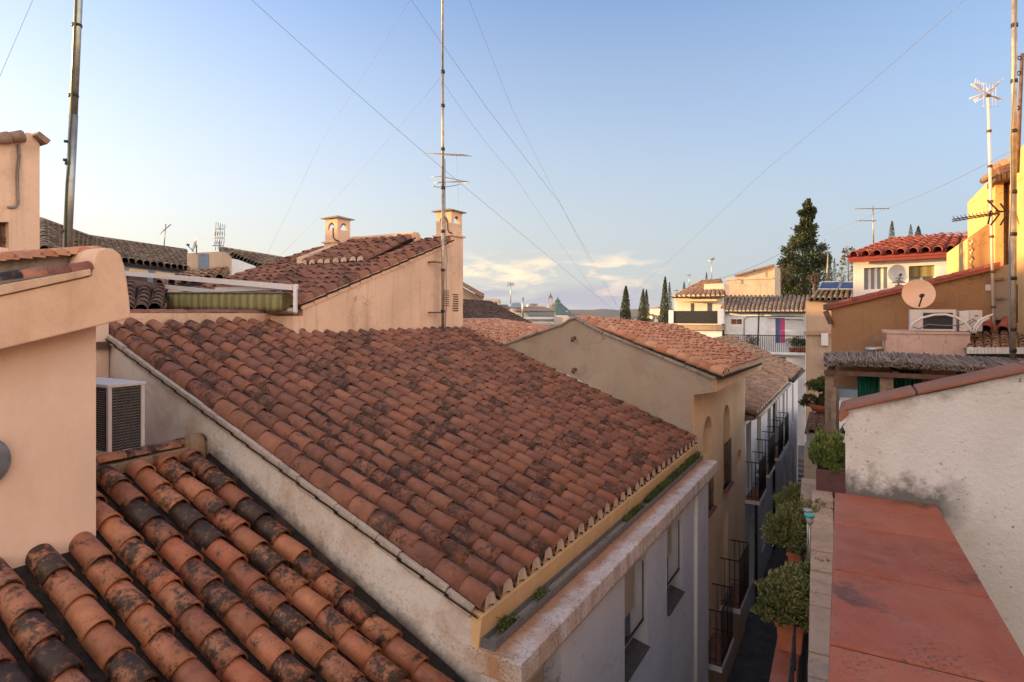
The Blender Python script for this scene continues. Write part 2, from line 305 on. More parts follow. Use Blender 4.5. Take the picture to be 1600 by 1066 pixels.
# height over the lower roof: object z + GZ - lower roof plane at this t
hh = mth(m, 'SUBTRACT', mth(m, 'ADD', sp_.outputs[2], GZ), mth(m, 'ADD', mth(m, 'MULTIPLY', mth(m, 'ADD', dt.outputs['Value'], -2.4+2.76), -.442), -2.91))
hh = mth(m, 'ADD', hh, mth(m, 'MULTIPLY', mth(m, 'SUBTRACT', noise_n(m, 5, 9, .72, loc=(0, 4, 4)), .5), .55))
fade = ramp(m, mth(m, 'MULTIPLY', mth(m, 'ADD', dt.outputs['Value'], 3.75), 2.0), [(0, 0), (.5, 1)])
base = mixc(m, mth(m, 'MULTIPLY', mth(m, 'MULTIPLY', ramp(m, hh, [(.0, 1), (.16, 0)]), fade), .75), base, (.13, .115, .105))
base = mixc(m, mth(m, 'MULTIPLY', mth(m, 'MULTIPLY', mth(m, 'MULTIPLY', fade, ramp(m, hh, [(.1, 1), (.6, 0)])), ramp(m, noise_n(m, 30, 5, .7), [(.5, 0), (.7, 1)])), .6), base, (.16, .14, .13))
lk(base, b.inputs['Base Color']); b.inputs['Roughness'].default_value = .93
bump(m, b, noise_n(m, 35, 8, .7), .5, .012); M['side_wall'] = m
# reeds
m, b, lk = newmat('dry_reed')
lk(ramp(m, island(m), [(0, (.13, .10, .085)), (.4, (.22, .18, .155)), (.7, (.30, .25, .215)), (1, (.09, .07, .06))]), b.inputs['Base Color'])
b.inputs['Roughness'].default_value = .9; M['reed'] = m
# striped awning cloth
m, b, lk = newmat('striped_awning')
tcn = node(m, 'ShaderNodeTexCoord'); wv = node(m, 'ShaderNodeTexWave'); wv.bands_direction = 'X'; wv.inputs['Scale'].default_value = 1.7; wv.inputs['Distortion'].default_value = .0
mpp = node(m, 'ShaderNodeMapping'); mpp.inputs['Rotation'].default_value = (0, 0, -math.atan2(TV.y, TV.x)); lk(tcn.outputs['Object'], mpp.inputs[0]); lk(mpp.outputs[0], wv.inputs['Vector'])
lk(mixc(m, ramp(m, wv.outputs[0], [(.42, 0), (.58, 1)]), (.30, .27, .11), (.20, .175, .075)), b.inputs['Base Color'])
b.inputs['Roughness'].default_value = .85; M['awning'] = m
M['awning_dark'] = flat('awning_fold', (.12, .09, .035), .9, var=.3)

# ------------------------------------------------------------------ mesh builder
class MB:
    def __init__(s): s.v = []; s.f = []; s.sm = []
    def add(s, vs, fs, smooth=False):
        o = len(s.v); s.v += [Vector(p) for p in vs]
        for f in fs: s.f.append(tuple(i + o for i in f)); s.sm.append(smooth)
        return s
    def box(s, c, h, ax=(Vector((1,0,0)), Vector((0,1,0)), ZV)):
        c = Vector(c); X, Y, Z = ax; vs = []
        for k in (-1, 1):
            for j in (-1, 1):
                for i in (-1, 1): vs.append(c + X*h[0]*i + Y*h[1]*j + Z*h[2]*k)
        return s.add(vs, [(0,2,3,1),(4,5,7,6),(0,1,5,4),(2,6,7,3),(0,4,6,2),(1,3,7,5)])
    def bst(s, s0, s1, t0, t1, z0, z1):      # box in street frame
        return s.box(W((s0+s1)/2, (t0+t1)/2, (z0+z1)/2), (abs(s1-s0)/2, abs(t1-t0)/2, abs(z1-z0)/2), (SV, TV, ZV))
    def bar(s, a, b, wd, ht=None, up=ZV):    # rectangular bar between two points
        a, b = Vector(a), Vector(b); d = (b-a); l = d.length; d.normalize(); ht = ht or wd
        x = d.cross(up)
        if x.length < 1e-4: x = d.cross(Vector((1,0,0)))
        x.normalize(); y = x.cross(d)
        return s.box((a+b)/2, (l/2, wd/2, ht/2), (d, x, y))
    def tube(s, pts, r, n=8, cap=True):
        pts = [Vector(p) for p in pts]; rs = r if isinstance(r, (list, tuple)) else [r]*len(pts)
        o = len(s.v); ref = None
        for k, p in enumerate(pts):
            d = (pts[min(k+1, len(pts)-1)] - pts[max(k-1, 0)]).normalized()
            if ref is None: ref = Vector((0,0,1)) if abs(d.z) < .9 else Vector((1,0,0))
            x = d.cross(ref).normalized(); y = x.cross(d).normalized()
            ref = y
            for i in range(n):
                a = 2*math.pi*i/n; s.v.append(p + x*rs[k]*math.cos(a) + y*rs[k]*math.sin(a))
        for k in range(len(pts)-1):
            for i in range(n):
                j = (i+1) % n; s.f.append((o+k*n+i, o+k*n+j, o+(k+1)*n+j, o+(k+1)*n+i)); s.sm.append(True)
        if cap:
            s.f.append(tuple(o+i for i in range(n))[::-1]); s.sm.append(False)
            e_ = o+(len(pts)-1)*n; s.f.append(tuple(e_+i for i in range(n))); s.sm.append(False)
        return s
    def prism(s, loops, d):
        """planar polygon (first loop outer, rest holes) extruded by vector d, closed, with reveals"""
        d = Vector(d); loops = [[Vector(p) for p in l] for l in loops]
        tri = tessellate_polygon(loops); flatp = [p for l in loops for p in l]
        n = len(flatp); o = len(s.v); s.v += flatp + [p + d for p in flatp]
        for t in tri:
            s.f.append((o+t[0], o+t[1], o+t[2])); s.sm.append(False)
            s.f.append((o+n+t[2], o+n+t[1], o+n+t[0])); s.sm.append(False)
        k = 0
        for l in loops:
            for i in range(len(l)):
                j = (i+1) % len(l); s.f.append((o+k+i, o+k+j, o+n+k+j, o+n+k+i)); s.sm.append(False)
            k += len(l)
        return s
    def lathe(s, prof, c, ax=ZV, n=16):
        c = Vector(c); ax = Vector(ax).normalized(); x = ax.orthogonal().normalized(); y = ax.cross(x); o = len(s.v)
        for r, h in prof:
            for i in range(n):
                a = 2*math.pi*i/n; s.v.append(c + ax*h + x*r*math.cos(a) + y*r*math.sin(a))
        for k in range(len(prof)-1):
            for i in range(n):
                j = (i+1) % n; s.f.append((o+k*n+i, o+k*n+j, o+(k+1)*n+j, o+(k+1)*n+i)); s.sm.append(True)
        return s
    def leaf(s, p, d, up, l, wd):
        d = d.normalized(); x = d.cross(up)
        if x.length < 1e-3: x = d.orthogonal()
        x.normalize(); return s.add([p, p + d*l*.5 + x*wd/2, p + d*l, p + d*l*.5 - x*wd/2], [(0,1,2,3)])
    def build(s, name, mat, parent=None, origin=None, bevel=0, local=False):
        me = bpy.data.meshes.new(name)
        if parent is not None and not local:
            q = parent; org = Vector((0,0,0))
            while q is not None: org += q.location; q = q.parent
        else: org = Vector(origin) if origin is not None else Vector((0,0,0))
        me.from_pydata([p - org for p in s.v], [], s.f); me.update()
        me.polygons.foreach_set('use_smooth', s.sm)
        bm = bmesh.new(); bm.from_mesh(me); bmesh.ops.recalc_face_normals(bm, faces=bm.faces) if len(s.f) < 20000 else None
        bm.to_mesh(me); bm.free()
        me.materials.append(M[mat] if isinstance(mat, str) else mat)
        o = bpy.data.objects.new(name, me); COL.objects.link(o)
        if parent is not None: o.parent = parent
        elif origin is not None: o.location = origin
        if bevel:
            md = o.modifiers.new('bevel', 'BEVEL'); md.width = bevel; md.segments = 2; md.limit_method = 'ANGLE'; md.angle_limit = R(40)
        return o
def tag(o, label=None, cat=None, group=None, kind=None):
    if label: o['label'] = label
    if cat: o['category'] = cat
    if group: o['group'] = group
    if kind: o['kind'] = kind
    return o
def thing(name, label, cat, loc=(0,0,0), group=None, rot=0):
    o = bpy.data.objects.new(name, None); COL.objects.link(o); o.location = loc; o.rotation_euler = (0,0,rot); o.empty_display_size = .2
    return tag(o, label, cat, group)
def dup(root, loc, rot=0, label=None, scale=None):
    c = root.copy(); COL.objects.link(c); c.location = loc; c.rotation_euler = (0,0,rot)
    if label: c['label'] = label
    if scale: c.scale = scale if not isinstance(scale, (int, float)) else (scale,)*3
    for ch in list(root.children):
        d = ch.copy(); COL.objects.link(d); d.parent = c
        for g in list(ch.children):
            e_ = g.copy(); COL.objects.link(e_); e_.parent = d
    return c

# ------------------------------------------------------------------ barrel-tile roofs
def tile_roof(parent, A, B, Cc, D, pitch=.26, ex=.27, rr=.39, seg=7, mat='tile_main', clip=None, jit=1.0, mortar=None, chan=True, name='roof_tiles', lift=.018, base=True, rise=1.15, taper=.88, cw=.62, cl=.022, cd=0.0, stag=.99, silt_shade=False):
    """A,B: eave left/right; D,Cc: top left/right; bilinear patch"""
    A, B, Cc, D = map(Vector, (A, B, Cc, D))
    wl = (B-A).length; hl = max((D-A).length, (Cc-B).length)
    nu = max(2, round(wl/pitch)); nv = max(1, round(hl/ex))
    def P(u, v): return (A*(1-u)+B*u)*(1-v) + (D*(1-u)+Cc*u)*v
    cov = MB(); ch = MB(); mo = MB(); own = bool(mortar) and parent is not None and parent.name.startswith(('town_house', 'gabled_house')) and nu < 40
    rad = pitch*rr
    for i in range(nu):
        u = (i+.5)/nu; wob = random.uniform(-.01, .01)*jit; ph = random.random()*stag; done = False
        for j in range(nv+(1 if ph > .25 else 0)):
            v0, v1 = max(0, (j-ph)/nv), min((j-ph+1)/nv + .22/nv*1.0, 1.0 + .1/nv)
            if ph <= .25 and j == nv-1: v1 = 1.0 + .1/nv
            if v0 > .999 or v1-v0 < .1/nv: continue
            a, b_ = P(u, v0), P(u, v1)
            if clip and not clip(P(u, (v0 + 1/nv/2))): continue
            dv = (b_-a).normalized(); ue = (P(min(u+.02,1), v0)-P(max(u-.02,0), v0)).normalized(); nn = ue.cross(dv).normalized()
            if nn.z < 0: nn = -nn
            ue = dv.cross(nn).normalized()
            if ue.dot(B-A) < 0: ue = -ue
            k = jit; off = ue*(wob + random.uniform(-.006,.006)*k) + nn*random.uniform(-.004,.006)*k
            sk = ue*random.uniform(-.010,.010)*k; dv_off = dv*random.uniform(-.012,.012)*k
            r0 = rad*random.uniform(.98,1.03); r1 = rad*taper
            a2 = a + off + nn*lift + dv_off; b2 = b_ + off + sk - nn*lift*.2
            o = len(cov.v); ths = [R(-4 + 188*q/seg) for q in range(seg+1)]
            for th in ths: cov.v.append(a2 + ue*r0*math.cos(th) + nn*r0*rise*math.sin(th))
            for th in ths: cov.v.append(b2 + ue*r1*math.cos(th) + nn*r1*rise*math.sin(th))
            for th in ths: cov.v.append(a2 + ue*(r0-.013)*math.cos(th) + nn*(r0*rise-.013)*math.sin(th) + dv*.002)
            q0 = o; q1 = o+seg+1; q2 = o+2*(seg+1)
            for q in range(seg):
                cov.f.append((q0+q, q0+q+1, q1+q+1, q1+q)); cov.sm.append(True)
                cov.f.append((q0+q+1, q0+q, q2+q, q2+q+1)); cov.sm.append(False)
            # short inner throat so the tile has thickness from the front
            o2 = len(cov.v)
            for th in ths: cov.v.append(a2 + dv*.05 + ue*(r0-.013)*math.cos(th) + nn*(r0*rise-.013)*math.sin(th))
            for q in range(seg): cov.f.append((q2+q+1, q2+q, o2+q, o2+q+1)); cov.sm.append(True)
            if mortar and v0 == 0 and not done:
                done = True
                c_ = a2 + dv*.016
                if own: mo = MB()
                mo.add([c_ - dv*(.055*(1-max(0, math.sin(th)))) + ue*(r0-.008)*math.cos(th) + nn*(r0*rise-.010)*math.sin(th) for th in ths] + [c_ - dv*.03 + ue*.02 + nn*.004, c_ - dv*.02 + nn*.022, c_ - dv*.03 - ue*.02 + nn*.004], [tuple(range(seg+4))])
                if own: mo.build('eave_mortar', mortar, parent); mo = MB()
    if chan:
        for i in range(nu+1):
            u = i/nu
            for j in range(nv):
                v0, v1 = j/nv, min((j+1)/nv + .15/nv, 1.0)
                uc = min(max(u, .002), .998)
                if clip and not clip(P(uc, v0+.5/nv)): continue
                a, b_ = P(uc, v0), P(uc, v1); dv = (b_-a).normalized(); ue = (B-A).normalized(); nn = ue.cross(dv).normalized()
                if nn.z < 0: nn = -nn
                r0 = rad*cw; r1 = rad*cw*1.1; jj = nn*cd*-1 + nn*random.uniform(-.004, .004)*jit
                a = a - dv*(.03 if j == 0 else 0)
                vs_ = []
                for (c_, r_c, l_) in ((a, r0, cl), (b_, r1, cl-.010)):
                    for q in range(6):
                        th = R(180 + 180*q/5); vs_.append(c_ + jj + ue*r_c*math.cos(th) + nn*(r_c*.75*math.sin(th) + l_))
                ch.add(vs_, [(q, q+1, q+7, q+6) for q in range(5)], True)
    if silt_shade:      # dark strips up rib flanks: channel dirt plus crevice shade put into the colour
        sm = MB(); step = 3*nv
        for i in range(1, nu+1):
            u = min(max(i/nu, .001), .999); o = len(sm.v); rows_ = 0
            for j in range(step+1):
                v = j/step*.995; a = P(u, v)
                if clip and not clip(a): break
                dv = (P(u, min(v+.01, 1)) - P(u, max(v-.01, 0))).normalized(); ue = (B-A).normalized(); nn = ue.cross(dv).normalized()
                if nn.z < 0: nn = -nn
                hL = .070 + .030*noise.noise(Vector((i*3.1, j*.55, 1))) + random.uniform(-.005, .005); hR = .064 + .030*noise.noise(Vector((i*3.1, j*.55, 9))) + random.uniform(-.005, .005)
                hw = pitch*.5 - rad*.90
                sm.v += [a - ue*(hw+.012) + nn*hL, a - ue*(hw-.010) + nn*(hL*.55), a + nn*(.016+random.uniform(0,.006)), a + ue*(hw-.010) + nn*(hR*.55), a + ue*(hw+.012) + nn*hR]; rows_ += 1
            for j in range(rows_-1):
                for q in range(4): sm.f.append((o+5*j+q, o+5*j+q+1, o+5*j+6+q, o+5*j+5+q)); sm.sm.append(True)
        sm.build('channel_silt_shade', 'channel', parent)
    o1 = cov.build(name, mat, parent)
    if chan and ch.v: ch.build('channel_tiles', 'channel' if mat in ('tile_main', 'tile_front') else mat, parent)
    if mo.v: mo.build('eave_mortar', mortar, parent)
    return nu, nv
def deck(parent, pts, th=.06, mat='grime', name='roof_deck', drop=.05):
    mb = MB(); pts = [Vector(p) - ZV*drop for p in pts]; mb.prism([pts], Vector((0,0,-th))); return mb.build(name, mat, parent)

def rect(s0, s1, z0, z1): return [(s0,z0),(s1,z0),(s1,z1),(s0,z1)]
def arch(s0, s1, z0, z1, n=10):
    c = (s0+s1)/2; r = (s1-s0)/2
    return [(s0,z0),(s1,z0)] + [(c + r*math.cos(math.pi*i/n), z1 - r + r*math.sin(math.pi*i/n)) for i in range(n+1)]
def ellipse(c, z, a, b, n=16): return [(c+a*math.cos(2*math.pi*i/n), z+b*math.sin(2*math.pi*i/n)) for i in range(n)]
def wall_t(parent, t, outer, holes=(), depth=-.3, mat='facade', name='wall'):
    mb = MB(); mb.prism([[W(s, t, z) for s, z in l] for l in [outer, *holes]], TV*depth); return mb.build(name, mat, parent)
def wall_s(parent, s, outer, holes=(), depth=.3, mat='facade', name='wall'):
    mb = MB(); mb.prism([[W(s, t, z) for t, z in l] for l in [outer, *holes]], SV*depth); return mb.build(name, mat, parent)

# ================================================================== SETTING
mb = MB(); mb.box((0, 1500, GZ-.5), (3000, 3000, .5)); tag(mb.build('ground', 'ground'), kind='structure')
mb = MB(); mb.bst(-3, 33, -2.7, .2, GZ-.1, GZ+.03); tag(mb.build('street', 'asphalt'), kind='structure')
mb = MB()
for k in range(5): mb.bst(33.2+k*.5, 38.9, -3.2, -1.7, GZ, GZ+.15*(k+1))
tag(mb.build('street_steps', 'asphalt'), kind='structure')

def shrub_faces(mb, c, rx, ry, rz, n, size, up=.6, clumps=9, seed=1):
    rnd = random.Random(seed); cl = []
    for k in range(clumps):
        th = rnd.uniform(0, 6.283); ph = rnd.uniform(-.7, 1); rr = rnd.uniform(.40, .80)
        cl.append((Vector((rx*rr*math.cos(th), ry*rr*math.sin(th), rz*rr*ph)), rnd.uniform(.24, .42)))
    for i in range(n):
        cc, cr = rnd.choice(cl)
        d = Vector((rnd.gauss(0,1), rnd.gauss(0,1), rnd.gauss(0,1))).normalized()
        k = cr * rnd.uniform(.55, 1.05)
        p = Vector(c) + cc + Vector((d.x*rx*k, d.y*ry*k, d.z*rz*k))
        dd = (d + Vector((rnd.uniform(-.6,.6), rnd.uniform(-.6,.6), rnd.uniform(-.2,.8)+up))).normalized()
        mb.leaf(p, dd, Vector((rnd.uniform(-1,1), rnd.uniform(-1,1), rnd.uniform(-1,1))), size*rnd.uniform(.7,1.4), size*rnd.uniform(.28,.5))

# ================================================================== MAIN BUILDING (street house with the big tiled roof)
TAN = .382
E_T, E_Z = -2.6, -2.33
def mz(t): return E_Z + (E_T - t)*TAN
s0, s1 = 4.0, 11.25
main = thing('town_house', 'house with the large brown barrel tile roof, gutter and stained cornice in the middle', 'house', W(s0, -2.4, GZ))
t_top = -8.45
def clip_main(p):
    s, t, z = st(p)
    if s > 6.75 and t < -7.70: return False
    if s <= 6.75 and t < -8.25: return False
    return True
tile_roof(main, W(s0-.015, E_T, E_Z), W(s1, E_T, E_Z), W(s1, t_top, mz(t_top)), W(s0-.015, t_top, mz(t_top)), .256, .262, .365, seg=10, mat='tile_main', clip=clip_main, mortar='mortar', name='roof', rise=1.36, lift=.018, jit=.8, taper=.94, cw=.60, cl=-.004, cd=.0, stag=.55, silt_shade=True)
deck(main, [W(s0, E_T-.02, E_Z), W(s1, E_T-.02, E_Z), W(s1, t_top, mz(t_top)), W(s0, t_top, mz(t_top))], drop=.035)
# side wall facing the lower roof, with raked top
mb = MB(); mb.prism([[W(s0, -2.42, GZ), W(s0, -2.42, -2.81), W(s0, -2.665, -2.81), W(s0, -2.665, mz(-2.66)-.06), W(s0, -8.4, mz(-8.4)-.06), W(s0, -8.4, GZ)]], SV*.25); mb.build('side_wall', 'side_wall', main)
# verge: pale tile slips laid under the first rib
mb = MB(); L_ = .268; t = -2.64; k = 0
while t > -8.2:
    t2 = t - L_*.925; rndz = random.uniform(-.007, .007)
    c = W(s0-.018, (t+t2)/2, mz((t+t2)/2)-.022+rndz); d = (W(0, t2, mz(t2)) - W(0, t, mz(t))).normalized()
    mb.box(c, ((L_-.008)/2, .022, .046), (d, SV, d.cross(SV).normalized()))
    t = t2; k += 1
mb.build('verge_slip', 'verge_clay', main, bevel=.006)
# fascia, cornice slab, gutter
mb = MB(); mb.prism([[W(s0-.01, -2.66, -2.66), W(s0-.01, -2.60, -2.66), W(s0-.01, -2.56, -2.37), W(s0-.01, -2.66, -2.34)]], SV*(s1-s0)); mb.build('fascia', 'cream_paint', main)
mb = MB(); mb.bst(3.97, s1-.05, -2.7, -2.2, -2.80, -2.62); mb.build('cornice', 'cornice', main, bevel=.012)
mb = MB(); mb.bst(3.985, s1-.07, -2.42, -2.24, -2.865, -2.803); mb.build('cornice_underside', 'cornice_edge', main)
pr = [(0,0), (-.05,-.015), (-.065,-.055), (-.05,-.09), (0,-.095)]
mb = MB()
g0, g1 = 4.02, 11.15
prof = [(-2.575,-2.545), (-2.57,-2.60), (-2.545,-2.612), (-2.49,-2.612), (-2.465,-2.60), (-2.455,-2.53), (-2.448,-2.53), (-2.458,-2.606), (-2.488,-2.618), (-2.549,-2.618), (-2.578,-2.606), (-2.583,-2.545)]
mb.prism([[W(g0, a_, b_) for a_, b_ in prof]], SV*(g1-g0)); mb.bst(g0-.006, g0-.0005, -2.583, -2.448, -2.618, -2.54)
gut = mb.build('gutter', 'zinc', main)
mb = MB(); mb.bst(g0+.01, g1, -2.568, -2.462, -2.608, -2.592); mb.build('gutter_silt', 'mortar_grey', gut)
mb = MB(); rnd = random.Random(4)
for i in range(11000):
    q = rnd.random()**.8; s_ = g1 - q*4.6 if i < 10300 else rnd.choice([g0+.25, g0+.32, g0+.9])+rnd.gauss(0,.05)
    dens = noise.noise(Vector((s_*2.2, 0, 3)))
    if i < 10300 and (dens < -.42 + (q-.45)*.9): continue
    p = W(s_, -2.52+rnd.uniform(-.045,.05), -2.575+rnd.random()**1.5*.085*(1.3-q))
    mb.leaf(p, Vector((rnd.uniform(-1,1), rnd.uniform(-1,1), rnd.uniform(0,1.2))), Vector((rnd.uniform(-1,1), 1, rnd.uniform(-1,1))), rnd.uniform(.015,.035), .014)
tag(mb.build('gutter_weeds', 'leaf_moss', gut), kind='stuff')
# street facade with windows
FT = -2.38
def zst(x, y, t): p = at_t(x, y, t); q = st(p); return q[0], q[2]
def shutter_window(parent, t, s_a, s_b, z_b, z_t, z_sh, rail=True):
    """recessed window: roller shutter down to z_sh, glass and frame below, sloping sill, rail"""
    f_ = MB(); d = t - .20
    for (a0, a1, b0, b1) in ((s_a, s_a+.045, z_b, z_t), (s_b-.045, s_b, z_b, z_t), (s_a+.045, s_b-.045, z_b, z_b+.05), ((s_a+s_b)/2-.025, (s_a+s_b)/2+.025, z_b+.05, z_t)):
        f_.bst(a0, a1, d-.03, d+.01, b0, b1)
    w_ = f_.build('window', 'white_paint', parent)
    g = MB(); g.bst(s_a+.04, s_b-.04, d-.022, d-.012, z_b+.04, z_t); g.build('glass', 'glass', w_)
    if z_sh < z_t:
        sh = MB(); z = z_sh
        while z < z_t: sh.bst(s_a+.02, s_b-.02, d+.014, d+.032, z, z+.042); z += .045
        sh.build('shutter', 'shutter', w_)
    sl_ = MB(); sl_.prism([[W(s_a+.003, t-.19, z_b+.07), W(s_a+.003, t+.04, z_b+.012), W(s_a+.003, t+.04, z_b+.002), W(s_a+.003, t-.19, z_b+.002)]], SV*(s_b-s_a-.006)); sl_.build('sill', 'sill_slate', w_)
    if rail:
        r_ = MB(); r_.tube([W(s_a+.02, t-.05, z_b+.35), W(s_b-.02, t-.05, z_b+.35)], .016, 6); r_.tube([W(s_b-.02, t-.05, z_b+.35), W(s_b-.02, t-.05, z_b+1.1)], .008, 5); r_.build('rail', 'dark_metal', w_)
holes = [rect(4.25, 5.05, -4.6, -2.95), rect(6.78, 7.64, -4.28, -2.95), rect(8.56, 9.42, -4.28, -2.95),
         rect(4.4, 5.2, -7.3, -5.9), rect(6.8, 7.6, -7.3, -5.9), rect(8.9, 9.7, -7.3, -5.9)]
wall_t(main, FT, rect(s0+.01, s1, GZ, -2.80), holes, -.32, 'facade', 'wall')
shutter_window(main, FT, 4.25, 5.05, -4.6, -2.95, -4.6, False)
shutter_window(main, FT, 6.78, 7.64, -4.28, -2.95, -3.80)
shutter_window(main, FT, 8.56, 9.42, -4.28, -2.95, -3.70)
for a_ in (4.4, 6.8, 8.9): shutter_window(main, FT, a_, a_+.8, -7.3, -5.9, -6.9, False)
mb = MB(); mb.tube([W(10.15, FT+.03, -2.88), W(10.15, FT+.03, GZ+.1)], .035, 8); mb.build('downpipe', 'white_paint', main)
mb = MB(); mb.bst(s0+.3, s1-.1, -8.2, -2.75, GZ, GZ+4.5); mb.build('inner_core', 'black', main)
# kerb behind the roof at the terrace, capped with tiles on edge
mb = MB(); mb.bst(4.0, 6.75, -8.5, -8.22, -.6, .005); mb.build('terrace_kerb', 'peach_worn', main)
mb = MB(); s_ = 4.02; k = 0
while s_ < 6.7:
    ln = random.uniform(.24, .3); z_ = .012+random.uniform(-.006, .006)
    pts = []; seg = 6; a0 = s_; a1 = min(s_+ln+.02, 6.75)
    o = len(mb.v)
    for (ss, r_) in ((a0, .07), (a1, .085)):
        for q in range(seg+1):
            th = R(180*q/seg); mb.v.append(W(ss, -8.36 + r_*1.7*math.cos(th), z_ + r_*.62*math.sin(th)))
    for q in range(seg): mb.f.append((o+q, o+q+1, o+seg+2+q, o+seg+1+q)); mb.sm.append(True)
    mb.f.append(tuple(o+q for q in range(seg+1))); mb.sm.append(False)
    s_ += ln
mb.build('kerb_tiles', 'tile_main', main)
# ---- penthouse on the main building
PT = -7.68
p0, p1 = 6.55, 11.2
def pz(s): return .13 + (s-6.62)*.352
pent = [W(p0-.02, PT, -1.0), W(11.19, PT, -1.0), W(11.19, PT, pz(10.75)), W(10.75, PT, pz(10.75)-.02), W(6.72, PT, pz(6.72)-.06), W(6.72, PT, -.04), W(p0-.02, PT, -.04)]
mb = MB(); mb.prism([pent], TV*-4.0); mb.build('penthouse_wall', 'chimney', main)
# verge course of plain bricks under tiles
mb = MB(); s_ = 6.66
dS = (W(1, 0, .352)-W(0, 0, 0)).normalized()
while s_ < 10.7:
    c = W(s_+.13, PT+.012, pz(s_+.13)-.045); mb.box(c, (.132, .02, .045), (dS, TV, dS.cross(TV).normalized())); s_ += .262
mb.build('penthouse_verge', 'peach', main, bevel=.004)
tile_roof(main, W(6.60, PT+.03, pz(6.60)), W(6.60, PT-4.0, pz(6.60)), W(10.75, PT-4.0, pz(10.75)), W(10.75, PT+.03, pz(10.75)), .24, .27, .40, seg=6, mat='tile_main', mortar='mortar', name='penthouse_roof', rise=1.15, silt_shade=True, stag=.6)
mb = MB(); pts = [W(6.62, PT, pz(6.62)-.03), W(6.62, PT-4, pz(6.62)-.03), W(10.9, PT-4, pz(10.9)-.03), W(10.9, PT, pz(10.9)-.03)]; mb.prism([pts], ZV*-.05); mb.build('penthouse_deck', 'grime', main)
mb = MB(); mb.tube([W(6.52, PT+.06, .045), W(6.52, PT-.9, .045)], .055, 10); mb.build('penthouse_gutter', 'metal_warm', main)
# chimney with arched vents
def chimney(parent, s, t, z0, z1, w_=.42, cap_over=.06, name='chimney'):
    """square stack, flue head with paired arches each side, thin pyramid cap"""
    b_ = MB(); h = w_/2; zb = z1-.62
    b_.bst(s-h, s+h, t-h, t+h, z0, zb)
    c_ = b_.build(name, 'chimney', parent)
    b_ = MB(); b_.bst(s-h-.045, s+h+.045, t-h-.045, t+h+.045, zb, zb+.035); b_.build('band', 'chimney', c_)
    q = h-.015
    def face(o_, X, Y, dep):
        def arc(cx): return [(cx-.115, zb+.29)] + [(cx+.115*math.cos(math.pi*(1-i/8)), zb+.29+.17*math.sin(math.pi*(1-i/8))) for i in range(1, 8)] + [(cx+.115, zb+.29)]
        loops = [[(-q, zb+.035), (q, zb+.035), (q, z1-.07), (-q, z1-.07)], arc(0)]
        lp = [[o_ + X*a_ + ZV*z_ for a_, z_ in l] for l in loops]
        return lp, Y*dep
    hd = MB()
    lp, d = face(W(s, t+q), SV, -TV, .05); hd.prism(lp, d)
    lp, d = face(W(s, t-q), SV, TV, .05); hd.prism(lp, d)
    for sgn in (-1, 1):
        o_ = W(s+sgn*q, t); lp, d = face(o_, TV, -SV*sgn, .05)
        qq = q-.052
        lp[0] = [o_ + TV*a_ + ZV*z_ for a_, z_ in [(-qq, zb+.035), (qq, zb+.035), (qq, z1-.07), (-qq, z1-.07)]]
        hd.prism(lp, d)
    hd.build('flue_head', 'chimney', c_)
    cp = MB(); e_ = h+cap_over; apx = W(s, t, z1+.03)
    v_ = [W(s-e_, t-e_, z1-.07), W(s+e_, t-e_, z1-.07), W(s+e_, t+e_, z1-.07), W(s-e_, t+e_, z1-.07)]
    v2 = [p+ZV*.02 for p in v_]
    cp.add(v_+v2+[apx], [(3,2,1,0),(0,1,5,4),(1,2,6,5),(2,3,7,6),(3,0,4,7),(4,5,8),(5,6,8),(6,7,8),(7,4,8)]); cp.build('cap', 'mortar_grey', c_)
    return c_
chm = chimney(main, 10.97, PT-.215, .2, 2.30, .44)
mb = MB()
for k in range(8): mb.bst(10.42, 10.66, PT+.0, PT+.012, .16+k*.045, .175+k*.045)
mb.build('vent_grille', 'rust', main); mb = MB()
for k in range(8): mb.bst(10.80, 11.0, PT+.001, PT+.012, .05+k*.05, .075+k*.05)
mb.build('vent_grille', 'rust', main)
def hook(parent, s, t, z):
    b_ = MB(); b_.tube([W(s, t, z), W(s-.12, t, z+.02), W(s-.17, t, z+.07), W(s-.18, t, z+.28)], .018, 6); b_.build('bracket', 'rust', parent)
hook(main, 10.75, PT+.03, 1.72)
# second tier: raised shed roof and the second chimney behind
tz = 1.0
def rz2(s): return 1.05 + (s-8.95)*.42
mb = MB(); mb.prism([[W(9.02, -8.42, .5), W(10.62, -8.42, .9), W(10.62, -8.42, rz2(10.3)+.10), W(10.55, -8.42, rz2(10.3)+.16), W(10.36, -8.42, rz2(10.3)+.15), W(10.33, -8.42, rz2(10.3)-.05), W(9.02, -8.42, rz2(9.02)-.05)]], TV*-1.75); mb.build('attic_wall', 'peach_worn', main)
tile_roof(main, W(8.90, -8.39, rz2(8.90)), W(8.90, -10.2, rz2(8.90)), W(10.36, -10.2, rz2(10.36)), W(10.36, -8.39, rz2(10.36)), .225, .25, .41, seg=8, mat='tile_main', mortar='mortar', name='attic_roof', rise=1.15)
mb = MB(); mb.prism([[W(8.97, -8.40, rz2(8.97)-.03), W(8.97, -10.2, rz2(8.97)-.03), W(10.36, -10.2, rz2(10.36)-.03), W(10.36, -8.40, rz2(10.36)-.03)]], ZV*-.05); mb.build('attic_deck', 'grime', main)
mb = MB(); mb.prism([[W(8.95, -10.22, rz2(8.95)-.2), W(10.6, -10.22, rz2(10.6)-.2), W(10.6, -10.22, rz2(10.5)+.12), W(8.95, -10.22, rz2(8.95)+.14)]], TV*-.2); mb.bst(10.3, 10.62, -10.2, -8.45, 1.2, rz2(10.3)+.12); mb.build('attic_kerb', 'peach_worn', main)
ch2 = chimney(main, 10.1, -10.4, .9, 2.22, .42); hook(main, 9.9, -10.15, 1.62)

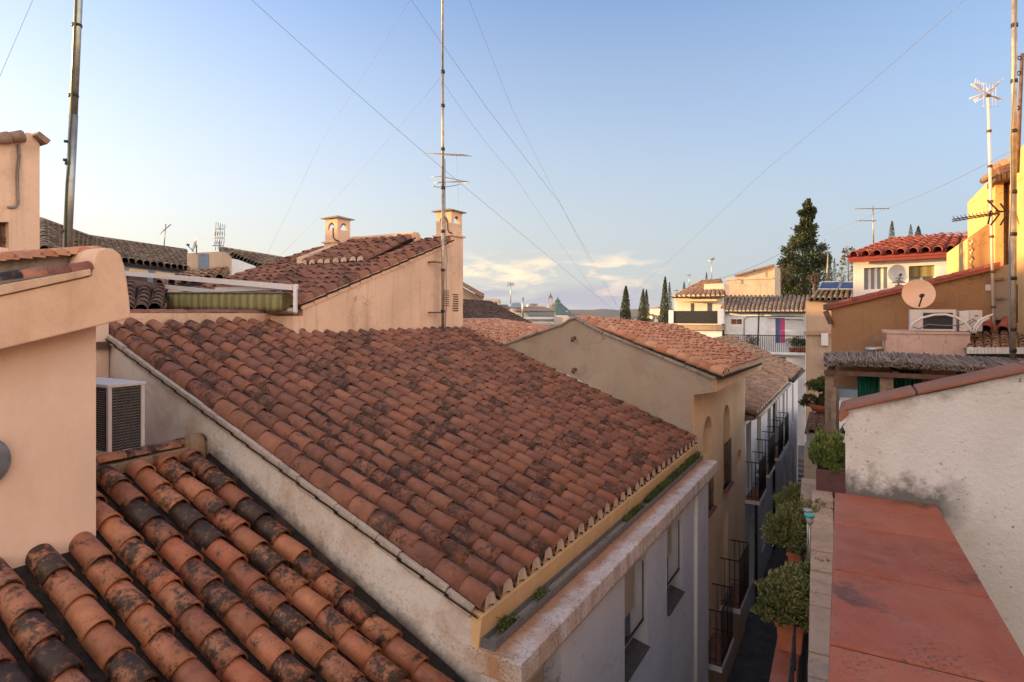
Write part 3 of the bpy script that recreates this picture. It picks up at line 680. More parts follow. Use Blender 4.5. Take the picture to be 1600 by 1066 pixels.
# ================================================================== MAST ON THE PENTHOUSE WALL
mst = thing('antenna_mast', 'tall steel mast bolted to the penthouse wall, with two small aerials', 'antenna mast', W(10.2, -7.5, -.42))
mb = MB(); mb.tube([W(10.2,-7.5,-.42), W(10.2,-7.5,2.6)], .034, 10); mb.tube([W(10.2,-7.5,2.6), W(10.19,-7.5,5.0)], .028, 10); mb.tube([W(10.19,-7.5,5.0), W(10.18,-7.5,9.5)], .022, 10); mb.build('pole', 'metal_warm', mst)
for z_ in (.05, .9, 1.7, 2.6, 3.4, 4.3, 5.0): mb = MB(); mb.tube([W(10.2,-7.5,z_-.03), W(10.2,-7.5,z_+.03)], .043, 10); mb.build('clamp', 'dark_metal', mst)
for z_ in (.02, 1.05):
    mb = MB(); mb.bar(W(10.2,-7.53,z_), W(9.95,-7.53,z_), .03); mb.bar(W(9.95,-7.68,z_), W(9.95,-7.5,z_), .03); mb.build('wall_bracket', 'rust', mst)
mb = MB(); mb.tube([W(10.24,-7.47,-.3), W(10.26,-7.45,.3), W(10.25,-7.46,.9), W(10.3,-7.46,1.1), W(10.24,-7.47,1.6), W(10.23,-7.47,3.2)], .009, 5); mb.build('cable', 'wire', mst)
def yagi(parent, o, ax, el, n, length, ew, name='aerial', mat='metal_warm', r=.006, z2=0):
    b_ = MB(); ax = ax.normalized(); el = el.normalized()
    b_.tube([o - ax*.1, o + ax*length], r*1.6, 5)
    for k in range(n):
        p = o + ax*(length*k/(n-1)); w_ = ew*(1 - .35*k/(n-1))
        b_.tube([p - el*w_/2, p + el*w_/2], r, 5)
    return b_.build(name, mat, parent)
o_ = W(10.2, -7.47, 3.30)
yagi(mst, o_, Vector((.62,-.80,-.28)), Vector((1,.15,0)), 4, .55, .85, r=.0065)
mb = MB()
c0 = W(10.2, -7.5, 2.72)
pts = [c0 + Vector((.42*math.cos(a_), .42*math.sin(a_), .04*math.sin(a_*2))) + Vector((.12,0,0)) for a_ in [R(x) for x in range(-150, 151, 20)]]
mb.tube(pts, .008, 6); mb.tube([c0, c0 + Vector((.5,-.05,0))], .012, 6); mb.tube([c0, c0 + Vector((-.2,.1,0))], .012, 6); mb.build('loop_aerial', 'metal_warm', mst)

# ================================================================== LEFT HOUSE (peach) with the lower roof
left = thing('peach_house', 'peach plastered house on the left edge with round-ended parapet and lower clay roof', 'house', W(1.5, -5.3, GZ))
HT = -5.26
mb = MB(); mb.prism([[W(-6, HT, GZ), W(2.54, HT, GZ), W(2.54, HT, .02), W(-6, HT, -1.9)]], TV*-3.4)
mb.build('wall', 'peach_pale', left)
def lp(x, y, t=-4.98): p = at_t(x, y, t); q = st(p); return (q[0], q[2])
sl_pts = [lp(-260, 610), lp(205, 497), lp(203, 470), lp(199, 440), lp(195, 415), lp(189, 398), lp(178, 389), lp(164, 387), lp(153, 392), lp(147, 402), lp(144, 418), lp(143, 432), lp(-260, 520)]
mb = MB(); mb.prism([[W(s, -4.98, z) for s, z in sl_pts]], TV*-.36); mb.build('parapet', 'peach', left, bevel=.012)
cp_pts = [lp(-260, 520, -4.955), lp(143, 430, -4.955), lp(142, 420, -4.955), lp(-260, 492, -4.955)]
mb = MB(); mb.prism([[W(s, -4.955, z) for s, z in cp_pts]], TV*-.10); mb.build('parapet_lip', 'peach_worn', left, bevel=.006)
mb = MB()
a_ = at_t(140, 418, -5.02); b_ = at_t(-260, 470, -5.02); n_ = 9
for k in range(n_):
    q0, q1 = a_.lerp(b_, k/n_), a_.lerp(b_, (k+1.12)/n_); dd = (q1-q0).normalized(); up = dd.cross(TV).normalized(); up = up if up.z > 0 else -up
    o = len(mb.v)
    for (p, r_) in ((q0, .062), (q1, .052)):
        for q in range(9):
            th = R(180*q/8); mb.v.append(p + TV*r_*1.05*math.cos(th) + up*(r_*math.sin(th)) - ZV*.012)
    for q in range(8): mb.f.append((o+q, o+q+1, o+10+q, o+9+q)); mb.sm.append(True)
    mb.f.append(tuple(o+q for q in range(9))); mb.sm.append(False)
mb.build('rake_tiles', 'tile_front', left)
mb = MB(); mb.prism([[at_t(146,392,-5.36), at_t(-200,430,-5.36), at_t(-200,560,-5.36), at_t(146,470,-5.36)]], TV*-.2); mb.build('ridge_bed', 'mortar_grey', left)
mb = MB(); a_ = at_t(136, 396, -5.42); b_ = at_t(-120, 416, -5.42)
for k in range(12):
    p = a_.lerp(b_, k/12); o = len(mb.v)
    for (tt, r_) in ((.16, .060), (-.2, .05)):
        for q in range(7):
            th = R(180*q/6); mb.v.append(p + TV*tt + SV*r_*math.cos(th) + ZV*(r_*.9*math.sin(th) + (0 if tt > 0 else .02)))
    for q in range(6): mb.f.append((o+q, o+q+1, o+8+q, o+7+q)); mb.sm.append(True)
    mb.f.append(tuple(o+q for q in range(7))); mb.sm.append(False)
mb.build('ridge_tiles', 'tile_orange', left)
# round ornament at the left edge (a wall lamp disc seen at the frame edge)
mb = MB(); mb.lathe([(.001,.035),(.165,.035),(.185,.02),(.19,-.02)], W(st(at_t(14,715,HT))[0]-.19, HT+.03, st(at_t(14,715,HT))[2]), TV, 32); mb.build('wall_disc', 'zinc', left)
# lower roof
LS = .442
def lz(t): return -2.91 + (-2.76 - t)*LS
def clip_low(p):
    s, t, z = st(p)
    return not (s < 2.56 and t < -5.22)
low = left
tile_roof(low, W(-.42, -1.75, lz(-1.75)), W(3.90, -1.75, lz(-1.75)), W(3.90, -5.98, lz(-5.98)), W(-.42, -5.98, lz(-5.98)), .262, .285, .385, seg=14, mat='tile_front', clip=clip_low, name='lower_roof', lift=.030, jit=1.3, rise=1.10, taper=.91, cw=.80, cl=.032, cd=0)
deck(low, [W(-.42,-1.78,lz(-1.78)), W(3.985,-1.78,lz(-1.78)), W(3.985,-6.0,lz(-6.0)), W(-.42,-6.0,lz(-6.0))], drop=.02, name='lower_roof_deck')
mb = MB(); mb.bst(-.4, 3.97, -5.9, -2.2, GZ, -3.35); mb.build('lower_wall', 'white_worn', low)
# debris in the channels
mb = MB(); rnd = random.Random(9)
for i in range(2600):
    k = rnd.randint(0, 16); s_ = -.42 + 4.32*k/16 + rnd.gauss(0, .022); t_ = rnd.uniform(-5.9, -2)
    if s_ < 2.56 and t_ < -5.2 or s_ > 3.9: continue
    p = W(s_, t_, lz(t_) + .0 + rnd.random()*.012); l = rnd.uniform(.006, .022)
    mb.leaf(p, Vector((rnd.uniform(-1,1), rnd.uniform(-1,1), rnd.uniform(-.2,.6))), Vector((rnd.uniform(-1,1), 0, 1)), l, l*.6)
tag(mb.build('debris', 'grime', low), kind='stuff')
# kerb at the top of the lower roof with its tile cap
mb = MB(); mb.prism([[W(2.4,-6.0,-2.2), W(3.96,-6.0,-2.2), W(3.96,-6.0,-1.37), W(2.4,-6.0,-1.42)]], TV*-.24); mb.build('kerb', 'mortar_dark', low, bevel=.02)
mb = MB(); mb.lathe([(.001,.10),(.07,.09),(.105,.04),(.12,-.03),(.12,-.2)], W(3.86, -6.06, -1.36), ZV, 14); mb.build('kerb_knob', 'mortar_dark', low)
mb = MB(); s_ = 2.42; k = 0
while s_ < 3.75:
    ln = random.uniform(.24, .28); o = len(mb.v); z_ = -1.385 + (s_-2.42)*.03 + random.uniform(-.008,.008)
    for (ss, r_) in ((s_, .066), (s_+ln, .08)):
        for q in range(9):
            th = R(180*q/8); mb.v.append(W(ss, -6.10 + r_*1.15*math.cos(th) + random.uniform(-.003,.003), z_ + r_*.8*math.sin(th)))
    for q in range(8): mb.f.append((o+q, o+q+1, o+10+q, o+9+q)); mb.sm.append(True)
    mb.f.append(tuple(o+q for q in range(9))); mb.sm.append(False); mb.f.append(tuple(o+9+q for q in range(9))); mb.sm.append(False)
    s_ += ln
mb.build('kerb_tiles', 'tile_front', low)
mb = MB(); mb.prism([[at_t(148,712,-6.14), at_t(229,712,-6.14), at_t(236,716,-6.14), at_t(236,722,-6.14), at_t(226,728,-6.14), at_t(120,748,-6.14), at_t(120,712,-6.14)]], TV*-.9); mb.build('shelf', 'cream_paint', low)
# back wall of the light well, with small lintel
mb = MB(); mb.bst(2.0, 3.98, -8.25, -7.95, -3, -.10); mb.build('back_wall', 'peach_pale', low)
mb = MB(); mb.bst(3.0, 3.96, -7.94, -7.88, -.42, -.34); mb.build('lintel', 'wood', low)
# air conditioner in the light well
ax0, ax1 = 3.08, 3.42; at0 = -6.16; az0, az1 = -1.345, -.675
acn = thing('air_conditioner', 'white air conditioner with dark mesh side, standing above the lower roof', 'air conditioner', W(3.25, -6.5, az0))
mb = MB()
fw = .035
for ss in (ax0, ax1-fw):
    for tt in (at0-fw, at0-.86): mb.bst(ss, ss+fw, tt, tt+fw, az0+.03, az1-.03)
mb.bst(ax0, ax1, at0-.86, at0, az0, az0+.03); mb.bst(ax0-.008, ax1+.008, at0-.868, at0+.008, az1-.03, az1)
mb.build('casing', 'white_plastic', acn, bevel=.004)
mb = MB(); mb.bst(ax0+.02, ax1-.02, at0-.84, at0-.015, az0+.03, az1-.03); mb.build('coil', 'coil', acn)
mb = MB()
for k in range(22):
    z_ = az0+.05+k*.027
    for q in range(9):
        sa = ax0+fw+.006+q*.030
        mb.add([W(sa, at0-.009, z_), W(sa+.015, at0-.009, z_+.013), W(sa+.030, at0-.009, z_), W(sa+.030, at0-.009, z_-.004), W(sa+.015, at0-.009, z_+.009), W(sa, at0-.009, z_-.004)], [(0,1,4,5),(1,2,3,4)])
for k in range(26): mb.bst(ax0-.003, ax0+.001, at0-.8, at0-.06, az0+.05+k*.022, az0+.053+k*.022)
mb.build('grille', 'metal', acn)
mb = MB(); mb.bst(ax0-.02, ax1, at0-.1, at0-.05, az0-.03, az0-.003); mb.bst(ax0-.02, ax1, at0-.8, at0-.75, az0-.03, az0-.003); mb.build('foot_rail', 'zinc', acn)

# ================================================================== GABLED HOUSE with arched openings
gab = thing('gabled_house', 'house with grey gable wall, orange clay roof and two tall arched openings on the street', 'house', W(11.3, -2.6, GZ))
gs = 11.27; gt = -2.65
gpoly = [(-2.653, GZ), (-2.653, -1.47), (-2.26, -1.40), (-2.26, -1.16), (-2.8, -.96), (-3.6, -.66), (-4.4, -.36), (-4.80, -.17), (-4.97, -.075), (-5.10, -.10), (-5.25, -.20), (-6.77, -.70), (-8.6, -1.36), (-8.6, GZ)]
wall_s(gab, gs, gpoly, (), .28, 'grey_render', 'gable_wall')
mb = MB(); cap = gpoly[3:-1]
for (a0, b0), (a1, b1) in zip(cap[:-1], cap[1:]):
    a_, b_ = W(gs-.0, a0, b0-.01), W(gs-.0, a1, b1-.01); d = b_-a_
    for k in range(max(1, int(d.length/.3))):
        n_ = max(1, int(d.length/.3)); p, q = a_.lerp(b_, k/n_), a_.lerp(b_, (k+.97)/n_)
        mb.bar(p + SV*.12, q + SV*.12, .34, .045 + random.uniform(-.008,.01))
mb.build('gable_coping', 'mortar_grey', gab, bevel=.008)
gA, gB, gC, gD = W(gs+.05, -2.16, -1.10), W(16.4, -2.16, -1.20), W(18.75, -4.97, -.42), W(gs+.05, -4.97, -.11)
tile_roof(gab, gA, gB, gC, gD, .235, .26, .40, seg=6, mat='tile_orange', mortar='mortar', name='roof')
deck(gab, [gA, gB, gC, gD], drop=.03)
deck(gab, [gD, gC, W(18.0, -8.6, -1.5), W(gs+.05, -8.6, -1.4)], drop=.03, mat='tile_orange', name='rear_slope')
mb = MB(); n_ = 32
for k in range(n_):
    p = gD.lerp(gC, k/n_); q = gD.lerp(gC, (k+1.15)/n_); o = len(mb.v); d = (q-p).normalized(); x = d.cross(ZV)
    for (pp, r_) in ((p, .095), (q, .075)):
        for i in range(7): th = R(180*i/6); mb.v.append(pp + x*r_*math.cos(th)*1.1 + ZV*(r_*math.sin(th)*.9-.01))
    for i in range(6): mb.f.append((o+i, o+i+1, o+8+i, o+7+i)); mb.sm.append(True)
    mb.f.append(tuple(o+i for i in range(7))); mb.sm.append(False)
mb.build('ridge_tiles', 'tile_orange', gab)
gend = 17.0
mb = MB(); mb.prism([[W(gs+.01, -2.66, -1.49), W(gs+.01, -2.255, -1.41), W(gs+.01, -2.255, -1.17), W(gs+.01, -2.66, -1.12)]], W(gend,-2.66,0)-W(gs,-2.66,0)-ZV*.06); mb.build('eave_box', 'facade_warm', gab, bevel=.006)
def ss(x, t): return zst(x, 600, t)[0]
h1 = [zst(1098, 722, gt), zst(1113, 650, gt)]
a1 = (ss(1098.5, gt), ss(1113, gt)); a2 = (ss(1130, gt), ss(1140.5, gt))
z_a1 = zst(1106, 650, gt)[1]; z_a2 = zst(1135, 633, gt)[1]; zb1 = zst(1098, 722, gt)[1]; zb2 = zst(1130, 765, gt)[1]
ov = zst(1155, 717, gt)
w1 = (ss(1098, gt), ss(1112, gt)); zw1t = zst(1098, 752, gt)[1]; zw1b = zst(1098, 808, gt)[1]
d1 = (ss(1096, gt), ss(1109, gt)); d2 = (ss(1129, gt), ss(1137, gt))
zd1t = zst(1109, 862, gt)[1]; zd1b = GZ+.95
wall_t(gab, gt, rect(gs+.004, gend, GZ, -1.3), [arch(a1[0], a1[1], zb1, z_a1), arch(a2[0], a2[1], zb2, z_a2), ellipse(ov[0], ov[1], .30, .23), rect(w1[0], w1[1], zw1b, zw1t), rect(d1[0], d1[1], -6.55, -4.55), rect(d2[0], d2[1], -6.55, -4.55)], -.3, 'facade_warm', 'wall')
mb = MB(); mb.bst(gs+.2, gend, -8, gt-.31, GZ, -1.5); mb.build('inner_wall', 'facade', gab)
def panel(parent, t, s_a, s_b, z_a, z_b, mat, name, th=.03):
    b_ = MB(); b_.bst(s_a, s_b, t-th, t, z_a, z_b); return b_.build(name, mat, parent)
for (q, za, zb) in ((a1, zb1, z_a1), (a2, zb2, z_a2)):
    dr = panel(gab, gt-.20, q[0]-.02, q[1]+.02, za, zb, 'niche', 'niche_back')
wf = panel(gab, gt-.15, a2[0]+.05, a2[1]-.05, zb2, zb2+1.0, 'wood', 'window'); 
panel(gab, gt-.2, ov[0]-.32, ov[0]+.32, ov[1]-.3, ov[1]+.3, 'glass', 'oval_window')
def bars(parent, t, s_a, s_b, z_a, z_b, step=.11, name='window_grille'):
    b_ = MB(); n = max(2, int((s_b-s_a)/step))
    for k in range(n+1): p = s_a + (s_b-s_a)*k/n; b_.tube([W(p,t,z_a), W(p,t,z_b)], .009, 5)
    for z_ in (z_a+.04, (z_a+z_b)/2, z_b-.04): b_.tube([W(s_a,t,z_), W(s_b,t,z_)], .010, 5)
    return b_.build(name, 'dark_metal', parent)
def sill(parent, t, s_a, s_b, z): b_ = MB(); b_.bst(s_a-.05, s_b+.05, t-.05, t+.09, z-.05, z); return b_.build('sill', 'brick', parent)
bars(gab, gt+.03, w1[0], w1[1], zw1b, zw1t); panel(gab, gt-.18, w1[0], w1[1], zw1b, zw1t, 'glass', 'window'); sill(gab, gt, w1[0], w1[1], zw1b)
bars(gab, gt+.03, a2[0]+.02, a2[1]-.02, zb2, zb2+1.02); sill(gab, gt, a2[0], a2[1], zb2)
for q in (d1, d2): panel(gab, gt-.22, q[0], q[1], -6.55, -4.55, 'blue_wall', 'balcony_door')
def balcony(parent, t, s_a, s_b, z, out_=.42, hgt=1.0, name='balcony', fmat='brick'):
    sl = MB(); sl.bst(s_a, s_b, t, t+out_, z-.12, z-.02); q = sl.build(name, 'white_wall', parent)
    f_ = MB(); f_.bst(s_a+.01, s_b-.01, t+.01, t+out_-.01, z-.018, z); f_.build('floor_tiles', fmat, q)
    r_ = MB()
    for z_ in (z+.08, z+hgt):
        r_.tube([W(s_a+.02,t,z_), W(s_a+.02,t+out_-.02,z_), W(s_b-.02,t+out_-.02,z_), W(s_b-.02,t,z_)], .014 if z_ > z+.5 else .009, 5)
    n = int((s_b-s_a)/.11)
    for k in range(n+1): p = s_a+.02+(s_b-s_a-.04)*k/n; r_.tube([W(p,t+out_-.02,z+.0), W(p,t+out_-.02,z+hgt)], .008, 5)
    for k in range(1, 4): p = t+(out_-.02)*k/4; r_.tube([W(s_a+.02,p,z), W(s_a+.02,p,z+hgt)], .008, 5); r_.tube([W(s_b-.02,p,z), W(s_b-.02,p,z+hgt)], .008, 5)
    r_.build('railing', 'dark_metal', q); return q
balcony(gab, gt, d1[0]-.2, d1[1]+.25, -6.55)
balcony(gab, gt, d2[0]-.3, d2[1]+.35, -6.3)
mb = MB()
for (x, y) in ((898, 528), (899, 577)):
    p = at_s(x, y, gs-.02); mb.tube([p, p+SV*-.1, p+SV*-.12-ZV*.07], .035, 6)
mb.build('wall_stub', 'rust', gab)
# white lime fillet where the gable wall meets the main roof
mb = MB()
pts_ = [(-6.0, 0), (-5.2, 0), (-4.6, 0), (-3.9, 0)]
mb.tube([W(gs-.03, t_, mz(t_)+.07) for t_, _ in pts_], [.02, .045, .04, .015], 6); mb.build('lime_fillet', 'white_wall', gab)

# ================================================================== STREET HOUSES FURTHER ON (left side)
row = thing('balcony_house', 'narrow street house with brown roof and four iron balconies beyond the gabled house', 'house', W(17, -2.7, GZ))
rt = -2.72
r0, r1 = 17.02, 25.2
def hx(x, t=rt): return ss(x, t)
zr = lambda x, y: zst(x, y, rt)[1]
bl = [(17.6, 18.5, -5.0, -3.05), (19.6, 20.5, -4.75, -3.05), (22.0, 22.9, -4.75, -3.05), (24.0, 24.8, -4.75, -3.05), (18.0, 18.9, -7.8, -5.8), (20.6, 21.5, -7.6, -5.8), (23.2, 24.0, -7.6, -5.8)]
wall_t(row, rt, rect(r0, r1, GZ, -2.75), [rect(a_, b_, c_, d_) for a_, b_, c_, d_ in bl], -.3, 'facade', 'wall')
mb = MB(); mb.bst(r0, r1, -8, rt-.31, GZ, -2.75); mb.build('inner_wall', 'facade', row)
for i, (a_, b_, c_, d_) in enumerate(bl):
    w_ = panel(row, rt-.2, a_, b_, c_, d_, 'shutter' if i % 2 else 'glass', 'balcony_door' if i < 4 else 'window')
    if i < 4: balcony(row, rt, a_-.25, b_+.25, c_, .38)
mb = MB(); mb.tube([W(23.4, rt+.05, -2.8), W(23.4, rt+.05, GZ)], .04, 6); mb.tube([W(19.1, rt+.05, -5.2), W(19.1, rt+.05, GZ)], .035, 6); mb.build('downpipe', 'dark_metal', row)
A_, B_, C_, D_ = W(r0, -2.40, -2.66), W(r1, -2.40, -2.60), W(r1+.2, -6.6, -1.25), W(r0, -6.6, -1.25)
tile_roof(row, A_, B_, C_, D_, .25, .27, .40, seg=6, mat='tile_brown', mortar='mortar', name='roof'); deck(row, [A_, B_, C_, D_], drop=.03)
mb = MB(); mb.prism([[W(r0,-2.72,-2.86), W(r0,-2.42,-2.80), W(r0,-2.40,-2.70), W(r0,-2.72,-2.68)]], SV*(r1-r0)); mb.build('eave_board', 'wood_pale', row)
mb = MB(); mb.tube([W(r0-.05,-2.33,-2.72), W(r1,-2.33,-2.67)], .055, 8); mb.build('gutter', 'metal_warm', row)

row2 = thing('corner_house', 'street house at the bend with hipped brown roof, last before the white end house', 'house', W(25.3, -2.7, GZ))
bl = [(26.2, 27.0, -4.6, -3.0), (27.6, 28.2, -4.6, -3.0), (30, 30.8, -5.0, -3.2), (26.5, 27.3, -7.6, -5.8), (29, 29.8, -7.6, -5.8)]
wall_t(row2, rt+.03, rect(25.3, 33, GZ, -2.55), [rect(*q) for q in bl and [(a_, b_, c_, d_) for a_, b_, c_, d_ in bl]], -.3, 'facade', 'wall')
mb = MB(); mb.bst(25.3, 33, -9, rt-.31, GZ, -2.55); mb.build('inner_wall', 'facade', row2)
for a_, b_, c_, d_ in bl: panel(row2, rt-.2, a_, b_, c_, d_, 'glass', 'window')
P0, P1, P2, P3 = W(25.2, -2.28, -2.50), W(29.6, -2.28, -2.50), W(31.5, -5.6, -1.15), W(25.4, -5.6, -1.15)
tile_roof(row2, P0, P1, P2, P3, .27, .3, .40, seg=5, mat='tile_brown', name='roof'); deck(row2, [P0, P1, P2, P3], drop=.03)
P4, P5, P6, P7 = W(25.1, -8.8, -2.0), W(25.1, -2.3, -2.50), W(25.6, -5.55, -1.12), W(27.6, -8.8, -1.15)
tile_roof(row2, P4, P5, P6, P7, .30, .3, .42, seg=5, mat='tile_brown', mortar='mortar', name='hip_roof'); deck(row2, [P4, P5, P6, P7], drop=.03)
mb = MB(); mb.tube([W(25.1,-2.22,-2.56), W(30.2,-2.22,-2.56)], .06, 8); mb.build('gutter', 'dark_metal', row2)

# ---------- white end house with balcony (faces us)
ES = 39.0
def sq(x, y, s=ES): q = st(at_s(x, y, s)); return q[1], q[2]
def sloop(pts, s=ES): return [sq(x, y, s) for x, y in pts]
wh = thing('white_end_house', 'white house closing the street, grey roof, magenta and blue balcony door, plants on the balcony', 'house', W(ES, -5, GZ))
wall_s(wh, ES, [sq(1127, 484), sq(1258, 484), (sq(1258, 484)[0], -8.9), (sq(1127, 484)[0], -8.9)], [sloop([(1142,499),(1159,499),(1159,507),(1142,507)]), sloop([(1211.5,497),(1226.5,497),(1226.5,536),(1211.5,536)]), sloop([(1208,558),(1228,558),(1228,574),(1208,574)])], .35, 'white_wall', 'wall')
def spanel(parent, x0, x1, y0, y1, s, mat, name, th=.05):
    q0 = sq(x0, y1, s); q1 = sq(x1, y0, s); b_ = MB(); b_.bst(s, s+th, q0[0], q1[0], q0[1], q1[1]); return b_.build(name, mat, parent)
spanel(wh, 1142, 1150, 498, 508, ES+.2, 'brick', 'window'); spanel(wh, 1151, 1160, 498, 508, ES+.2, 'brick', 'window')
spanel(wh, 1141, 1159.5, 509, 517, ES-.03, 'white_paint', 'window_panel', .03)
spanel(wh, 1211, 1218.5, 496, 537, ES+.12, 'blue_paint', 'door_leaf'); spanel(wh, 1219, 1227, 496, 537, ES+.10, 'magenta', 'door_leaf')
spanel(wh, 1208, 1229, 557, 575, ES+.15, 'glass_pale', 'lower_window')
E0, E1 = sq(1126, 487, ES-.35), sq(1262, 487, ES-.35)
A_, B_ = W(ES-.35, E0[0], E0[1]), W(ES-.35, E1[0], E1[1])
T0, T1 = sq(1133, 463, ES+3.2), sq(1266, 463, ES+3.2)
D_, C_ = W(ES+3.2, T0[0], T0[1]), W(ES+3.2, T1[0], T1[1])
tile_roof(wh, A_, B_, C_, D_, .235, .36, .42, seg=5, mat='tile_grey', mortar='mortar', name='roof'); deck(wh, [A_, B_, C_, D_], drop=.03)
mb = MB(); q0, q1 = sq(1124, 549, ES-.8), sq(1257, 552, ES-.8); mb.bst(ES-.8, ES, q0[0], q1[0], q1[1]-.12, q1[1]+.02); bs = mb.build('balcony', 'white_wall', wh)
mb = MB(); zb_ = q1[1]+.02
mb.tube([W(ES-.76, q0[0], zb_+.95), W(ES-.76, q1[0], zb_+.95)], .025, 5)
n_ = 46
for k in range(n_+1): p = q0[0]+(q1[0]-q0[0])*k/n_; mb.tube([W(ES-.76, p, zb_), W(ES-.76, p, zb_+.95)], .016, 4)
mb.build('railing', 'dark_metal', bs)
mb = MB(); a_ = sq(1186, 490); b_ = sq(1184, 540); mb.tube([W(ES-.06, *a_), W(ES-.06, *b_)], .035, 5)
a_ = sq(1164, 496); mb.tube([W(ES-.06, *sq(1163, 536)), W(ES-.06, *sq(1163, 500)), W(ES-.06, *sq(1168, 495)), W(ES-.06, *sq(1255, 494))], .02, 5)
mb.tube([W(ES-.06, *sq(1243, 570)), W(ES-.06, *sq(1243, 690))], .03, 5); mb.tube([W(ES-.06, *sq(1131, 485)), W(ES-.06, *sq(1131, 548))], .045, 5); mb.build('drain_pipes', 'dark_metal', wh)
mb = MB(); mb.bar(W(ES-.3, *sq(1200, 497)), W(ES-.3, *sq(1256, 501)), .03); mb.bar(W(ES-.7, *sq(1230, 500)), W(ES-.7, *sq(1256, 499)), .03); mb.build('clothes_line_arm', 'dark_metal', wh)
pl_grp = 'potted plants on the balcony of the white end house'
for i, (x, y, r_, lb, m_) in enumerate([(1136, 532, .38, 'dark leafy plant at the left end of the white house balcony', 'leaf_cypress'), (1146, 536, .33, 'low bushy plant second from left on the white house balcony', 'leaf_fresh'), (1174, 534, .40, 'pale spiky plant in the middle of the white house balcony', 'leaf_olive'), (1238, 535, .36, 'green plant right of the magenta door on the balcony', 'leaf_fresh'), (1247, 529, .42, 'reddish bush near the right end of the white house balcony', 'leaf_pot'), (1255, 533, .34, 'dark bush at the far right end of the white house balcony', 'leaf_cypress')]):
    p = at_s(x, y, ES-.5); q = thing('balcony_plant', lb, 'plant', W(ES-.5, st(p)[1], zb_), pl_grp)
    mb = MB(); mb.lathe([(.001,0),(.13,0),(.17,.25),(.15,.25),(.001,.22)], q.location, ZV, 10); mb.build('pot', 'terracotta_pot', q)
    mb = MB(); shrub_faces(mb, q.location+ZV*(.3+r_*.6), r_, r_, r_, 420, .10, seed=i+3); mb.build('foliage', m_, q)

# ---------- cream house with the screened terrace
ch_ = thing('terrace_house', 'cream house with dark screened terrace and striped brown roof, left of the white end house', 'house', W(40, -9, GZ))
CS = 40.0
def cs(x, y, s=CS): q = st(at_s(x, y, s)); return q[1], q[2]
wall_s(ch_, CS, [cs(1053, 463), cs(1130, 463), (cs(1130, 463)[0], GZ), (cs(1053, 463)[0], GZ)], [[cs(1079,474),cs(1085,474),cs(1085,487),cs(1079,487)], [cs(1105,474),cs(1113,474),cs(1113,487),cs(1105,487)]], .3, 'cream_wall', 'wall')
for x0_, x1_ in ((1078, 1086), (1104, 1114)): q0, q1 = cs(x0_, 488, CS+.2), cs(x1_, 473, CS+.2); mb = MB(); mb.bst(CS+.2, CS+.25, q0[0], q1[0], q0[1], q1[1]); mb.build('terrace_door', 'glass_pale', ch_)
q0, q1 = cs(1045, 513, CS-2.2), cs(1128, 509, CS-2.2)
mb = MB(); mb.bst(CS-2.2, CS, q0[0], q1[0], q0[1]-.1, q1[1]); mb.build('terrace_slab', 'tan_wall', ch_)
mb = MB(); a_ = cs(1052, 486, CS-2.15); b_ = cs(1121, 506, CS-2.15); mb.bst(CS-2.15, CS-2.10, a_[0], b_[0], b_[1], a_[1]); mb.build('reed_screen', 'dark_metal', ch_)
mb = MB(); a_ = cs(1045, 486, CS-2.15); mb.bst(CS-2.2, CS-1.9, a_[0], a_[0]+.3, b_[1], a_[1]+.05); mb.build('terrace_pillar', 'white_wall', ch_); mb = MB(); a_ = cs(1122, 484, CS-2.15); mb.bst(CS-2.2, CS-1.9, a_[0], a_[0]+.32, b_[1], a_[1]+.05); mb.build('terrace_pillar', 'white_wall', ch_)
q0, q1 = cs(1050, 530, CS-2.2), cs(1127, 514, CS-2.1); mb = MB(); mb.bst(CS-2.0, CS-1.8, q0[0], q1[0], -6, q1[1]); mb.build('lower_wall', 'white_wall', ch_)
mb = MB(); a_, b_ = cs(1066, 469, CS-.5), cs(1121, 471, CS-.5); mb.bst(CS-.9, CS, a_[0], b_[0], a_[1]-.10, a_[1]+.03); mb.build('canopy', 'cream_paint', ch_)
A_, B_ = W(CS-.5, *cs(1050, 464, CS-.5)), W(CS-.5, *cs(1133, 463, CS-.5)); D_, C_ = W(CS+3, *cs(1098, 440, CS+3)), W(CS+3, *cs(1126, 438, CS+3))
tile_roof(ch_, A_, B_, C_, D_, .30, .36, .42, seg=5, mat='tile_brown', mortar='mortar', name='roof'); deck(ch_, [A_, B_, C_, D_], drop=.03)
a_, b_ = cs(1101, 444, CS+.8), cs(1132, 461, CS+.8); mb = MB(); mb.bst(CS+.6, CS+2.5, a_[0], b_[0], b_[1], a_[1]); mb.build('roof_box', 'peach_pale', ch_)
# ---------- beige block with mono-pitch top, behind white end house
bb = thing('beige_block', 'blank beige block with sloping top rising behind the white end house roof', 'building', W(46, -7, GZ))
def bs_(x, y, s=46): q = st(at_s(x, y, s)); return q[1], q[2]
wall_s(bb, 46, [bs_(1135, 435), bs_(1205, 433), bs_(1210, 415), bs_(1211, 470), bs_(1211, 500), bs_(1135, 500)], (), 3.5, 'beige', 'lower_wall')
wall_s(bb, 46.5, [bs_(1150, 430, 46.5), bs_(1208, 415, 46.5), bs_(1210, 417, 46.5), bs_(1210, 440, 46.5), bs_(1150, 440, 46.5)], (), 3, 'beige', 'upper_wall')
mb = MB(); mb.bar(W(46.4, *bs_(1148, 431, 46.4)), W(46.4, *bs_(1210, 414, 46.4)), .3, .12); mb.build('roof_edge', 'tile_brown', bb)
mb = MB(); q = bs_(1170, 455); mb.bar(W(45.97, *bs_(1134, 437)), W(45.97, *bs_(1208, 435)), .08, .08); mb.build('ledge', 'beige', bb)

